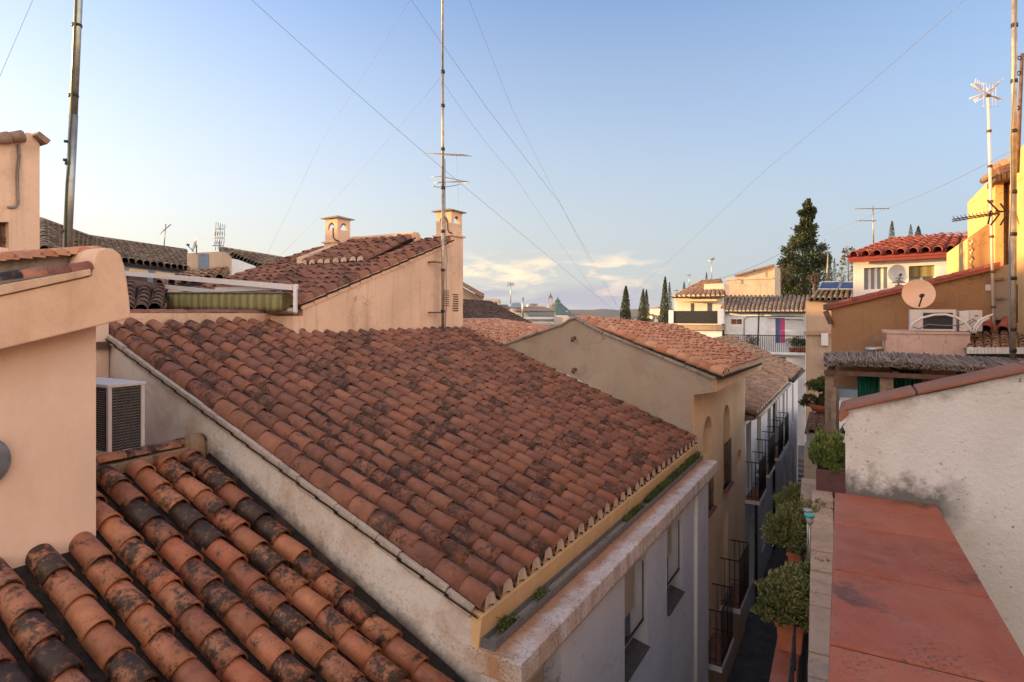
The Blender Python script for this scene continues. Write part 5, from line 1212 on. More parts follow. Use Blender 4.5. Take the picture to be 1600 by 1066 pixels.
for t_ in (ta, ta+.7, ta+1.4, ta+2.1): mb = MB(); mb.bst(RS0+.05, RS1-.1, t_, t_+.06, zz-.06, zz-.005); mb.build('rafter', 'wood', rp)
for (x, y2) in ((1382, 660), (1296, 700)):
    t_ = rs(x, 600, RS0+.1)[0]; mb = MB(); mb.bst(RS0+.06, RS0+.14, t_-.05, t_+.05, -2.2, zz-.06)
    if x > 1300: mb.bst(RS0+.055, RS0+.145, t_+.05, t_+.09, zz-.22, zz-.06)
    mb.build('post', 'wood_pale', rp)

def curtain(x0, x1, s, zt_, zb2, lab, amp=.03, seed=0):
    b_ = MB(); t0_, t1_ = rs(x0, 600, s)[0], rs(x1, 600, s)[0]; n = 40
    tp = []
    for k in range(n+1):
        t_ = t0_+(t1_-t0_)*k/n; o_ = amp*math.sin(k*1.1+seed)+amp*.5*math.sin(k*2.3)
        tp += [W(s+o_, t_, zt_), W(s+o_*1.3, t_, zb2)]
    b_.add(tp, [(2*k, 2*k+2, 2*k+3, 2*k+1) for k in range(n)], True)
    o = b_.build('curtain', 'green_cloth', None, W(s, (t0_+t1_)/2, zb2)); md = o.modifiers.new('thick', 'SOLIDIFY'); md.thickness = .004
    return tag(o, lab, 'curtain', 'green curtains under the reed pergola')
curtain(1340, 1374, RS0+.25, zz-.06, -2.0, 'bright green curtain bunched at the left of the pergola', .03)
curtain(1391, 1440, RS0+1.0, zz-.06, -2.0, 'dark green curtain hanging in the shade right of the pergola post', .025, 2)
mb = MB(); mb.bst(RS1+.1, RS1+.2, rs(1300,600,RS1)[0], tb+.5, -2.6, zt0-.1); mb.bst(RS0+.2, RS1+.1, ta, tb, -2.45, -2.35); tag(mb.build('terrace_back_wall', 'brown_wall', None, W(RS1, .5, -2.4)), 'shaded brown back wall and floor of the terrace under the reed pergola', 'wall')
sh = thing('shed_cabinet', 'pale blue-grey cabinet with tiled top beside the green curtain under the pergola', 'cabinet', W(8.3, -.2, -2.6))
a_, b_ = rs(1311, 628, 8.2), rs(1338, 700, 8.2)
mb = MB(); mb.bst(8.2, 8.7, a_[0], b_[0], -2.9, a_[1]); mb.build('body', 'white_wall', sh)
mb = MB(); a2_, b2_ = rs(1309, 607, 8.7), rs(1340, 628, 8.7); mb.bst(8.66, 8.9, a2_[0], b2_[0], -2.9, a2_[1]); mb.build('back', 'blue_wall', sh)
mb = MB(); p0_, p1_ = rs(1299, 610, 8.35), rs(1307, 610, 8.35)
mb.bst(8.3, 8.45, p0_[0], p1_[0], -3.5, rs(1300, 606, 8.35)[1]); tag(mb.build('wooden_post', 'wood_pale', None, W(8.4, p0_[0], -3.5)), 'weathered grey wooden post left of the cabinet at the pergola corner', 'post')
# wall lamp
p = Yd(1316, 683, 6.9); q = thing('wall_lamp', 'black wrought wall lamp on the pale cabinet above the planter', 'wall lamp', p)
mb = MB(); mb.lathe([(.03,.05),(.045,.05),(.02,.09),(.004,.12)], p, ZV, 8); mb.tube([p+ZV*.12, p+ZV*.16+Vector((.05,.02,0)), p+Vector((.08,.03,.02))], .006, 5); mb.build('frame', 'dark_metal', q)
mb = MB(); mb.lathe([(.02,-.03),(.032,.05)], p, ZV, 6); mb.build('glass', 'lamp_glass', q)

# ================================================================== TAN HOUSE with solar panels at the street end (right)
TS = 37.0
def tq(x, y, s=TS): q = st(at_s(x, y, s)); return q[1], q[2]
tn = thing('tan_house', 'tan house at the end of the alley with solar panels on its roof', 'house', W(TS, -1.5, GZ))
wall_s(tn, TS, [(tq(1259,470)[0], GZ), tq(1259,470), tq(1345,468), (tq(1345,468)[0], GZ)], (), .35, 'tan_wall', 'wall')
A_, B_ = W(TS-.3, *tq(1264, 469, TS-.3)), W(TS-.3, *tq(1345, 468, TS-.3)); D_, C_ = W(TS+2, *tq(1276, 455, TS+2)), W(TS+2, *tq(1345, 452, TS+2))
tile_roof(tn, A_, B_, C_, D_, .26, .36, .42, seg=5, mat='tile_grey', name='roof'); deck(tn, [A_, B_, C_, D_], drop=.03)
mb = MB(); mb.prism([[W(TS-.2, *tq(1256, 524, TS-.2)), W(TS-.2, *tq(1300, 523, TS-.2)), W(TS-.2, *tq(1300, 517, TS-.2)), W(TS-.2, *tq(1256, 518, TS-.2))]], SV*.2); mb.build('string_course', 'tile_brown', tn)
a_, b_ = tq(1283, 540, TS-.25), tq(1294, 521, TS-.25); mb = MB(); mb.bst(TS-.25, TS, a_[0], b_[0], a_[1], b_[1]); mb.build('wall_unit', 'white_plastic', tn)
mb = MB(); mb.bst(TS-.02, TS, tq(1260,581,TS)[0], tq(1290,581,TS)[0], tq(1260,581,TS)[1], tq(1260,578,TS)[1]); mb.build('band', 'grey_render', tn)
for (x0_, x1_) in ((1279, 1309), (1311, 1341)):
    P_ = [W(TS+.1, *tq(x0_, 452, TS+.1)), W(TS+.1, *tq(x1_, 452, TS+.1)), W(TS+1.3, *tq(x1_+5, 440, TS+1.3)), W(TS+1.3, *tq(x0_+6, 441, TS+1.3))]
    q = thing('rooftop_solar_array', 'blue solar panel tilted on the tan house roof, %s of two' % ('left' if x0_ < 1300 else 'right'), 'solar panel', P_[0], 'solar panels on the tan house roof')
    mb = MB(); mb.prism([P_], ZV*-.05); mb.build('cells', 'solar', q)
    mb = MB()
    for i in range(4): mb.bar(P_[i]+ZV*.01, P_[(i+1)%4]+ZV*.01, .05, .05)
    mb.build('frame', 'metal', q)
    mb = MB(); mb.bar(P_[3]-ZV*.03, P_[3]-ZV*.45, .04); mb.bar(P_[2]-ZV*.03, P_[2]-ZV*.45, .04); mb.build('support', 'metal', q)
p = W(TS-.8, *tq(1296, 566, TS-.8)); q = thing('small_balcony', 'tiny dark iron balcony with plants on the tan house', 'balcony', p)
mb = MB(); mb.bst(TS-.9, TS, *[tq(x, 570, TS-.9)[0] for x in (1288, 1302)], tq(1290, 573, TS-.9)[1], tq(1290, 571, TS-.9)[1])
for k in range(9): t_ = tq(1288.5+k*1.6, 570, TS-.9)[0]; mb.tube([W(TS-.88, t_, tq(1290,572,TS-.9)[1]), W(TS-.88, t_, tq(1290,551,TS-.9)[1])], .02, 4)
mb.build('railing', 'dark_metal', q)
mb = MB(); shrub_faces(mb, p+ZV*.2, .35, .3, .3, 400, .09, seed=41); mb.build('foliage', 'leaf_cypress', q)

# ================================================================== LEFT BACKGROUND
# tall neighbour at the left frame edge
def l9(x, y, t=-9.0): q = st(at_t(x, y, t)); return q[0], q[2]
pn = thing('tall_house', 'tall peach house with tiled top and dark framed window at the far left edge', 'house', W(2, -9, GZ))
P9 = -9.0
wall_t(pn, P9, [l9(-420, 420), l9(62, 405), l9(62, 225), l9(56, 218), l9(48, 208), l9(40, 207), l9(33, 216), l9(28, 222), l9(-420, 262)], [[l9(-30, 398), l9(14, 399), l9(14, 347), l9(-30, 347)]], -3.0, 'chimney', 'wall')
mb = MB(); mb.bst(-6, 3.69, -12.5, -9.02, GZ, .8); mb.build('base_wall', 'peach_pale', pn)
a_, b_ = at_t(36, 213, P9+.05), at_t(-420, 258, P9+.05)
mb = MB()
for k in range(16):
    p, q = a_.lerp(b_, k/16), a_.lerp(b_, (k+1.1)/16); mb.tube([p, q], [.075, .062], 8)
mb.build('verge_tiles', 'tile_brown', pn)
mb = MB(); mb.bar(at_t(50, 211, P9-.05), at_t(68, 225, P9-.05), .30, .07); mb.build('end_tile', 'tile_brown', pn)
mb = MB()
for (x0_, y0_, x1_, y1_) in ((13, 345, 18, 400), (-40, 343, 18, 347), (-40, 372, 13, 375), (0, 347, 2.5, 400)):
    p0_, p1_ = l9(x0_, y1_, P9-.1), l9(x1_, y0_, P9-.1); mb.bst(p0_[0], p1_[0], P9-.14, P9-.08, p0_[1], p1_[1])
w_ = mb.build('window', 'wood', pn)
p0_, p1_ = l9(-40, 400, P9-.15), l9(14, 347, P9-.15); mb = MB(); mb.bst(p0_[0], p1_[0], P9-.19, P9-.145, p0_[1], p1_[1]); mb.build('glass', 'glass_warm', w_)
mb = MB(); mb.tube([at_t(x, y, P9+.02) for x, y in ((29, 226), (30, 245), (27, 270), (28, 318), (24, 324), (12, 324))], .016, 6); mb.build('cable_pipe', 'mortar_grey', pn)
# off to the left the row of houses goes on (their roofs keep the low sun off the near roofs)
nb = thing('neighbour_row', 'row of peach houses continuing past the left edge of the view', 'house', W(-2, -14, GZ))
mb = MB(); mb.bst(-40, -6.5, -13, -6, GZ, 1.9); mb.bst(-12, 3.4, -24, -14, GZ, 1.9); mb.build('wall', 'peach_pale', nb)
ob_ = thing('unseen_sun_blocker', 'plain unseen block added beyond the left edge to shade the far houses', 'building', (-52, 27, GZ))  # unseen block added to keep the low sun off the far houses
mb = MB(); mb.box((-52, 27, (GZ+5.2)/2), (10.5, 21, (5.2-GZ)/2)); mb.build('wall', 'peach_pale', ob_)
# sheet-metal strip low at left edge
mb = MB(); mb.prism([[at_t(-60, 410, -6.2), at_t(27, 399, -6.2), at_t(26, 403, -6.2), at_t(-60, 432, -6.2)]], TV*-.5); tag(mb.build('metal_flashing', 'metal', None, at_t(0, 405, -6.2)), 'pale metal flashing strip behind the ridge tiles at the left edge', 'flashing')

# left mast
lm = thing('mast_pole', 'thick galvanised pole strapped with black cable rising behind the rounded parapet, left', 'mast', at_t(103, 420, -6.5))
Yl = at_t(103, 390, -6.5).y
pa, pb, pc = Yd(103.2, 425, Yl), Yd(115, 180, Yl), Yd(128, -120, Yl)
mb = MB(); mb.tube([pa, pb], .037, 14); mb.tube([pb, pc], .033, 14); mb.build('pole', 'metal', lm)
for y_ in (362, 256, 150, 40): p = Yd(103.2+(390-y_)*.0487, y_, Yl); mb = MB(); mb.tube([p-ZV*.012, p+ZV*.012], .043, 14); mb.build('strap', 'dark_metal', lm)
for y_ in (221, 250): mb = MB(); p = Yd(103.2+(390-y_)*.0487-8, y_, Yl-.03); mb.lathe([(.001,-.02),(.014,-.015),(.014,.012),(.001,.02)], p, Vector((1,0,0)), 8); mb.build('bolt', 'dark_metal', lm)
mb = MB(); mb.tube([Yd(x, y, Yl-.05) for x, y in ((102,390),(102.5,330),(104,290),(108,250),(108.5,222),(111.5,180),(113,120),(117,40),(121,-60))], .008, 6); mb.build('cable', 'leaf_cypress', lm)

# roofs and houses behind, on the left
def gen_house(name, lab, wall_px, s, depth, mat, roofs=(), wins=(), cat='house'):
    """front wall outline traced at distance s, extruded `depth` back"""
    q = thing(name, lab, cat, at_s(wall_px[0][0], 520, s))
    wall_s(q, s, [(lambda p: (p[1], p[2]))(st(at_s(x, y, s))) for x, y in wall_px], (), depth, mat, 'wall')
    for (pts, sA, sB, m_, kw) in roofs:
        (x0, y0), (x1, y1), (x2, y2), (x3, y3) = pts
        P_ = [at_s(x0, y0, sA), at_s(x1, y1, sA), at_s(x2, y2, sB), at_s(x3, y3, sB)]
        tile_roof(q, *P_, mat=m_, name='roof', **kw); deck(q, P_, drop=.03)
    for (x0, y0, x1, y1, m_) in wins:
        a_, b_ = st(at_s(x0, y1, s-.03)), st(at_s(x1, y0, s-.03)); b2 = MB(); b2.bst(s-.03, s+.02, a_[1], b_[1], a_[2], b_[2]); b2.build('window', m_, q)
    return q
kwf = dict(pitch=.25, ex=.32, rr=.42, seg=5)
def roof_only(name, lab, P_, mat, kw=kwf, wall=None, wm='beige', drop=2.5):
    q = thing(name, lab, 'roof' if wall is None else 'house', (sum((Vector(p) for p in P_), Vector())/4).to_3d() - ZV*drop)
    tile_roof(q, *P_, mat=mat, name='roof', **kw); deck(q, P_, drop=.03)
    mb = MB(); ins = [Vector(p) - ZV*.1 for p in P_]; c = sum(ins, Vector())/4; ins = [c + (p-c)*.94 for p in ins]
    rb = MB(); rb.tube([Vector(P_[3])+ZV*.03, Vector(P_[2])+ZV*.03], .10, 7); rb.build('ridge', mat, q)
    b_ = [Vector((p.x, p.y, GZ)) for p in ins]
    mb.add(ins+b_, [(0,1,2,3),(7,6,5,4),(0,4,5,1),(1,5,6,2),(2,6,7,3),(3,7,4,0)]); mb.build('wall', wm, q)
    return q
# brown ridge roof behind pole (62..165) and long roof of the blue house (160..312)
roof_only('brown_roof_house', 'house with dark brown tiled roof directly behind the galvanised pole', [Yd(63, 392, 13), Yd(150, 402, 16), Yd(158, 380, 19), Yd(63, 346, 17)], 'tile_grey', wall=1, wm='blue_wall')
q = roof_only('blue_house', 'blue-grey house with long lichened roof and brown shuttered windows', [Yd(150, 404, 16), Yd(314, 424, 19.5), Yd(290, 394, 23), Yd(140, 373, 19)], 'tile_grey', wall=1, wm='blue_wall')
A_, B_ = Yd(150, 404, 16.1), Yd(312, 424, 19.6)
for i, (u0, u1) in enumerate(((.25, .42), (.50, .93))):
    p0_, p1_ = A_.lerp(B_, u0)-ZV*.22, A_.lerp(B_, u1)-ZV*.22; d = (p1_-p0_).normalized(); n = Vector((d.y, -d.x, 0)).normalized()
    mb = MB(); mb.bar(p0_+n*.03-ZV*.55, p1_+n*.03-ZV*.55, .12, 1.0); w_ = mb.build('window', 'wood', q)
    mb = MB(); mb.bar(p0_+n*.06-ZV*.02, p1_+n*.06-ZV*.02, .14, .13); mb.build('lintel', 'cream_paint', w_)
# lower brown roof just behind the awning frame
roof_only('low_brown_roof', 'low weathered brown roof seen under the white awning frame', [Yd(190, 492, 9.2), Yd(250, 484, 9.8), Yd(262, 455, 11.2), Yd(190, 447, 10.8)], 'tile_dark', wall=1, wm='peach_worn')
roof_only('small_brown_roof', 'small brown roof behind the middle of the white awning frame', [Yd(240, 447, 13.5), Yd(352, 436, 13.8), Yd(356, 424, 15), Yd(296, 429, 15)], 'tile_brown', wall=1, wm='beige')
bgh = thing('beige_dish_house', 'stained beige wall house carrying the satellite dish on the left skyline', 'house', Yd(330, 430, 19) - ZV*3)
def fl(pts, Y, back, mat, name, par):
    b_ = MB(); b_.prism([[Yd(x, y, Y) for x, y in pts]], Vector((0, back, 0))); return b_.build(name, mat, par)
fl([(292, 396), (345, 393), (362, 400), (362, 560), (292, 560)], 19, 3, 'beige', 'wall', bgh)
fl([(310, 397), (325, 396.5), (325, 428), (310, 428)], 18.96, .05, 'blue_wall', 'painted_patch', bgh)
roof_only('long_brown_roof_house', 'house with long sloping brown roof above the pale blue gable, left skyline', [Yd(362, 400, 19), Yd(420, 425, 17), Yd(470, 412, 20), Yd(346, 391, 21)], 'tile_grey', wall=1, wm='beige')
pg = thing('pale_gable_house', 'pale blue-white gable wall between beige wall and penthouse roof', 'house', Yd(385, 430, 16.5) - ZV*3)
fl([(362, 404), (418, 425), (400, 440), (362, 600)], 16.5, .4, 'white_wall', 'wall', pg)
roof_only('ridge_chimney_house', 'brown roof with one small square chimney, left of the penthouse tiles', [Yd(380, 425, 20), Yd(475, 440, 20), Yd(470, 412, 24), Yd(400, 402, 24)], 'tile_brown', wall=1, wm='beige')
mb = MB(); mb.prism([[Yd(446, 412, 22), Yd(454, 412, 22), Yd(454, 403, 22), Yd(446, 403, 22)]], Vector((0, .3, 0))); tag(mb.build('small_chimney', 'beige', None, Yd(450, 412, 22)), 'small plain square chimney on the brown roof left of the penthouse', 'chimney')

# awning frame on the terrace: runs back from the penthouse corner, square to the street
AS = 6.38
aw = thing('terrace_awning', 'white steel awning frame with folded green striped canvas beyond the main roof', 'awning', W(AS, -8.6, 0))
def ts(x, y, s=AS): return at_s(x, y, s)
mb = MB(); mb.bar(ts(195, 427), ts(455, 449), .06, .085); mb.build('front_beam', 'white_paint', aw)
mb = MB(); mb.bar(ts(190, 441, 6.5), ts(345, 457, 6.5), .06, .075); mb.build('rear_beam', 'white_paint', aw)
mb = MB(); mb.bar(ts(338, 453, 6.46), ts(464, 448, 6.46), .05, .075); mb.build('cross_beam', 'white_paint', aw)
mb = MB(); mb.bar(ts(258, 457.5, 6.36), ts(444, 457, 6.36), .09, .022); mb.build('track', 'zinc', aw)
mb = MB(); mb.bar(ts(461.5, 446, 6.44), ts(461.5, 488, 6.44), .05, .05); mb.build('post', 'white_paint', aw)
ob = MB(); n_ = 110; vv = []
for k in range(n_+1):
    u = k/n_; x = 261 + (441-261)*u; rip = .012*math.sin(u*75)+.008*math.sin(u*31+1)
    yb = 481.5 + 3.5*u + 1.6*abs(math.sin(u*19))
    for j in range(5):
        v_ = j/4; vv.append(at_s(x, 458+(yb-458)*v_, AS-.03-.012*math.sin(v_*3.1)+rip*(.3+v_)))
ob.add(vv, [(5*k+j, 5*k+5+j, 5*k+6+j, 5*k+1+j) for k in range(n_) for j in range(4)], True)
o = ob.build('canvas', 'awning', aw); md = o.modifiers.new('t', 'SOLIDIFY'); md.thickness = .008
mb = MB()
for k in range(8):
    x = 440 + k*1.9; s_a = AS-.05+.03*k
    mb.add([at_s(x, 458, s_a), at_s(x+2.2, 458.5, s_a+.02), at_s(x+1.6, 484-k*.8, s_a+.02), at_s(x-.5, 485-k*.8, s_a)], [(0,1,2,3)])
o = mb.build('canvas_fold', 'awning_dark', aw); md = o.modifiers.new('t', 'SOLIDIFY'); md.thickness = .008

# ================================================================== CENTRE DISTANCE
roof_only('valley_roof', 'salmon tiled roof with pale ridge just right of the tall penthouse chimney', [W(11.5, -7.1, -.78), W(19.5, -7.1, -.85), W(18.5, -11.2, -.28), W(11.5, -11.2, -.30)], 'tile_orange', dict(pitch=.25, ex=.30, rr=.42, seg=5), wall=1, wm='grey_render')
mb = MB(); mb.tube([W(11.5,-11.25,-.27), W(18.6,-11.25,-.25)], .07, 7); tag(mb.build('mortar_ridge', 'mortar', None, W(15,-11.25,-.3)), 'pale mortar ridge along the top of the salmon roof', 'ridge')
roof_only('dark_slope_house', 'house with big dark brown roof sloping down right behind the tall chimney', [Yd(700, 520, 20), Yd(846, 516, 24), Yd(766, 474, 30), Yd(700, 470, 26)], 'tile_dark', dict(pitch=.27, ex=.34, rr=.42, seg=5), wall=1, wm='beige')
fh = thing('overhang_house', 'small house with red-brown overhanging eave peeking from behind the chimney', 'house', Yd(735, 470, 34) - ZV*2)
fl([(700, 436), (744, 461), (744, 480), (700, 480)], 34, 3, 'beige', 'wall', fh)
mb = MB(); mb.bar(Yd(700, 431, 33.6), Yd(755, 462, 33.6), .9, .22); mb.bar(Yd(742, 462, 33.7), Yd(754, 468, 33.7), .8, .4); mb.build('roof', 'tile_brown', fh)
def far_block(name, lab, x0, x1, yt, yb, Y, mat, cat='building', roof=None, bands=(), wins=None, depth=9):
    q = thing(name, lab, cat, Yd((x0+x1)/2, yb, Y)); zb = GZ
    a_, b_ = Yd(x0, yt, Y), Yd(x1, yt, Y); mb = MB(); mb.box(((a_.x+b_.x)/2, Y+depth/2, (a_.z+zb)/2), ((b_.x-a_.x)/2, depth/2, (a_.z-zb)/2)); mb.build('wall', mat, q)
    if roof:
        ry, rm, ov = roof; c = (a_+b_)/2; h = Yd(0, ry, Y).z - a_.z; e_ = (b_.x-a_.x)*ov; mb = MB()
        v_ = [(a_.x-e_, Y-.5, a_.z+.02), (b_.x+e_, Y-.5, a_.z+.02), (b_.x+e_, Y+depth+.5, a_.z+.02), (a_.x-e_, Y+depth+.5, a_.z+.02), (a_.x+(b_.x-a_.x)*.22, Y+depth/2, a_.z+h), (b_.x-(b_.x-a_.x)*.22, Y+depth/2, a_.z+h)]
        mb.add(v_, [(3,2,1,0),(0,1,5,4),(2,3,4,5),(1,2,5),(3,0,4)]); mb.build('roof', rm, q)
    for (bx0, bx1, by0, by1, bm_) in bands:
        p0_, p1_ = Yd(bx0, by1, Y-.3), Yd(bx1, by0, Y-.3); mb = MB(); mb.box(((p0_.x+p1_.x)/2, Y-.3, (p0_.z+p1_.z)/2), ((p1_.x-p0_.x)/2, .32, (p1_.z-p0_.z)/2)); mb.build('balcony_band' if bm_ != 'glass_pale' else 'window_band', bm_, q)
    if wins:
        n, y0, y1, wm_ = wins
        for k in range(n):
            wx = x0 + (x1-x0)*(k+.3)/n; p0_, p1_ = Yd(wx, y1, Y-.02), Yd(wx+(x1-x0)*.4/n, y0, Y-.02); mb = MB(); mb.box(((p0_.x+p1_.x)/2, Y-.02, (p0_.z+p1_.z)/2), ((p1_.x-p0_.x)/2, .05, (p1_.z-p0_.z)/2)); mb.build('window', wm_, q)
    return q
far_block('ochre_block', 'small ochre flat-roofed block on the skyline left of the antenna', 752, 780, 467, 500, 60, 'beige', wins=(3, 472, 478, 'glass'))
far_block('yellow_cottage', 'small yellow cottage with brown roof left of the blue-roofed building', 776, 796, 482, 505, 62, 'yellow_wall', roof=(475, 'tile_brown', .1), wins=(2, 485, 489, 'glass'))
far_block('blue_roof_building', 'low building with a slate blue roof on the central skyline', 797, 817, 481, 505, 75, 'cream_wall', roof=(472, 'blue_wall', .05))
far_block('terraced_block', 'wide white apartment block with long balconies and brown hipped roof, centre distance', 806, 868, 487, 520, 70, 'cream_wall', roof=(478, 'tile_brown', .06), bands=((800, 868, 495, 499, 'white_wall'), (826, 866, 488, 494, 'glass_pale'), (780, 870, 503, 508, 'white_wall')), depth=14)
far_block('white_terrace_building', 'low white terraced building under the yellow cottage in the distance', 778, 812, 491, 515, 55, 'white_wall', bands=((775, 812, 489, 491, 'cream_wall'),), wins=(4, 494, 500, 'glass'))
far_block('long_white_parapet', 'long low white parapet roof in front of the apartment block', 812, 868, 508, 530, 48, 'white_wall', roof=(506, 'mortar_grey', 0))
far_block('sunny_cream_block', 'sunlit cream block beside the gabled house ridge on the skyline', 869, 888, 493, 510, 66, 'cream_wall', wins=(3, 496, 499, 'glass'))
far_block('salmon_block', 'small salmon block just left of the orange roof ridge', 880, 892, 496, 510, 58, 'peach_pale')
far_block('rooftop_block', 'pale rooftop block above the brown hipped apartment roof', 825, 848, 476, 490, 82, 'cream_wall', bands=((828, 840, 474, 476, 'beige'),))
# church: bell tower and tiered dome
cy_ = 160
chh = thing('church', 'distant church with slim bell tower and green tiered dome on the skyline', 'church', Yd(870, 492, cy_))
tw_ = lambda x, y: Yd(x, y, cy_)
s_ = cy_/FPX
def cbox(x, y0, y1, wpx, name, mat):
    p0_, p1_ = tw_(x, y1), tw_(x, y0); b_ = MB(); b_.box((p0_.x, cy_, (p0_.z+p1_.z)/2), (wpx*s_/2, wpx*s_/2, (p1_.z-p0_.z)/2)); return b_.build(name, mat, chh)
cbox(860, 476, 500, 6.4, 'tower', 'beige')
for sx in (-2.5, 2.5): cbox(860+sx, 466, 476, 1.6, 'belfry_pier', 'beige')
cbox(860, 464.5, 466.5, 7.4, 'tower_cornice', 'tan_wall')
mb = MB(); mb.lathe([(3.6*s_, 0), (2.2*s_, 2.2*s_), (.7*s_, 4.4*s_), (.25*s_, 8*s_), (.001, 9*s_)], tw_(860, 464.5), ZV, 8); mb.build('tower_spire', 'copper', chh)
mb = MB(); mb.lathe([(24*s_, -5*s_), (20*s_, 0*s_), (14*s_, 6*s_), (7.5*s_, 11*s_), (7.4*s_, 11*s_), (7.6*s_, 12*s_), (4.5*s_, 14*s_), (3.8*s_, 16*s_), (4.8*s_, 16.6*s_), (1.6*s_, 19.2*s_), (1.2*s_, 20.5*s_), (.3*s_, 23*s_), (.2*s_, 27*s_)], tw_(871.5, 487), ZV, 8); mb.build('dome', 'copper', chh)
cbox(871, 486, 502, 30, 'nave', 'beige')
# more distant roofs to the right under the horizon, and low hills
rnd = random.Random(77)
far_labels = ['distant low cream house just right of the orange ridge', 'distant pale house before the first cypress', 'distant white house between the first two cypresses', 'distant brown house behind the double cypress', 'distant white chimneyed house left of the terrace house', 'distant ochre house beside the tall double cypress']
for i, (x0, x1, yt, mt) in enumerate(((895, 912, 494, 'cream_wall'), (930, 955, 499, 'tan_wall'), (985, 1000, 497, 'white_wall'), (1003, 1022, 500, 'tan_wall'), (1019, 1030, 494, 'cream_wall'), (1032, 1047, 483, 'peach_pale'))):
    far_block('distant_house', far_labels[i], x0, x1, yt, 510, 75+i*6, mt, 'house', roof=(yt-4, 'tile_brown', .05), wins=(2, yt+2, yt+5, 'glass'))
mb = MB()
hv, hf = [], []
n_ = 160; 
for k in range(n_+1):
    a_ = R(-75 + 150*k/n_); x, y = math.sin(a_), math.cos(a_); h = 14 + 18*noise.noise(Vector((k*.09, 0, 0))) + 8*noise.noise(Vector((k*.5, 3, 0)))
    for (d_, z_) in ((1500, GZ-1), (1900, max(-6, h*.5)), (2300, max(-4, h)), (2900, GZ)): hv.append(Vector((x*d_, y*d_, z_)))
for k in range(n_):
    for j in range(3): hf.append((4*k+j, 4*k+4+j, 4*k+5+j, 4*k+1+j))
mb.add(hv, hf, True); tag(mb.build('hills', 'ground'), kind='structure')

# ================================================================== TREES
def cypress(lab, xb, yb_, xt, yt_, wpx, Y, n, seed, group='slender cypresses on the skyline', spiky=.0, leafk=1.0, mat='leaf_cypress', shape=None, cname='cypress_tree'):
    base = Yd(xb, yb_, Y); base.z = min(base.z, -4); top = Yd(xt, yt_, Y); H = top.z - base.z; s__ = Y/FPX; rw_ = wpx*s__/2
    vis = Yd(xb, yb_, Y).z
    q = thing(cname, lab, 'tree', base, group)
    mb = MB(); mb.tube([base, base.lerp(top, .5), base.lerp(top, .92)], [rw_*.18, rw_*.10, rw_*.02], 7); mb.build('trunk', 'bark', q)
    rnd = random.Random(seed); mb = MB(); ht = top.z - vis
    cl = []
    for k in range(90 if spiky else 46):
        u = rnd.random()**.85; z = vis-.15*ht + (ht*1.13)*u; uu = max(0, (z-vis)/ht)
        r_ = rw_*(shape(uu) if shape else (1-uu)**.62*(.62+.38*min(1, uu*5+.3)))
        th = rnd.uniform(0, 6.283)
        cl.append((Vector((top.x+(base.x-top.x)*(1-uu)+math.cos(th)*r_*rnd.uniform(.45, 1.0 if not spiky else 1.25), Y+math.sin(th)*r_*rnd.uniform(.4, .95), z)), rw_*(.20+.26*(1-uu)) if not spiky else rw_*(.04+.20*(1-uu)), th))
    for i in range(n):
        if (not spiky and i % 8) or i % 4 == 0:
            u = rnd.random()**1.25; z = vis-.1*ht+ht*1.09*u; uu = min(.999, max(0, (z-vis)/ht)); th = rnd.uniform(0, 6.283)
            r_ = rw_*(shape(uu) if shape else (1-uu)**.72)*rnd.random()**.45*(.80 if spiky else .82+.2*noise.noise(Vector((math.cos(th)*1.2, math.sin(th)*1.2+seed, z*.9))))
            p = Vector((top.x+(base.x-top.x)*(1-uu)+math.cos(th)*r_, Y+math.sin(th)*r_, z)); d = Vector((math.cos(th)*.35, math.sin(th)*.35, rnd.uniform(.5, 1.4)))
        else:
            c, cr, th = rnd.choice(cl); v_ = Vector((rnd.gauss(0,1), rnd.gauss(0,1), rnd.gauss(0,1.1)))*.55
            p = c + v_*cr; d = Vector((math.cos(th)*(.4+spiky*1.5)+rnd.gauss(0,.35), math.sin(th)*(.4+spiky*1.5)+rnd.gauss(0,.35), rnd.uniform(.2, 1.3)))
        l = rw_*.16*leafk*rnd.uniform(.6, 1.5); mb.leaf(p, d, Vector((rnd.uniform(-1,1), rnd.uniform(-1,1), .3)), l, l*.5)
    mb.build('crown', mat, q); return q
cypress('first slender cypress, standing alone left of the double one', 977, 503, 978, 448, 24, 62, 4200, 1)
cypress('left spire of the joined double cypress', 1003, 500, 1005, 452, 18, 66, 3200, 2)
cypress('right spire of the joined double cypress', 1010, 501, 1010, 453, 16, 67, 3000, 3)
cypress('tallest slender cypress, beside the screened terrace', 1037, 504, 1039.5, 433, 21, 58, 4600, 4)
cypress('thinner cypress tucked right behind the tallest slender one', 1046, 496, 1046, 441, 13, 64, 2600, 5)
cypress('small cypress tip poking above the terrace house roof near its antenna', 1104, 460, 1104, 426, 10, 70, 1800, 6)
cypress('short rounded cypress tip above the left end of the terrace house roof', 1069, 462, 1069, 441, 10, 70, 1600, 7)
cypress('thin cypress tip left of the pair above the red roof', 1393, 384, 1394, 346, 15, 60, 2000, 8)
cypress('slim left cypress of the pair above the red roof', 1423, 376, 1423, 351, 11, 62, 1500, 9)
cypress('rounder right cypress of the pair above the red roof', 1434, 378, 1435, 354, 17, 62, 1800, 10)
cypress('dark cypress right of the big tree behind the solar panels', 1293, 447, 1294, 394, 20, 56, 3000, 14)
cypress('smaller cypress behind the solar panels, right neighbour', 1303, 446, 1304, 404, 12, 57, 1800, 15)
cypress('big shaggy cypress lit gold by the low sun, tallest tree in view', 1247, 470, 1264, 312, 84, 52, 30000, 20, None, spiky=.45, leafk=.55, shape=lambda u: max(.05, (1.0 if u < .2 else (1-(u-.2)/.8)**.95)*(.88+.20*math.sin(u*15+1))))
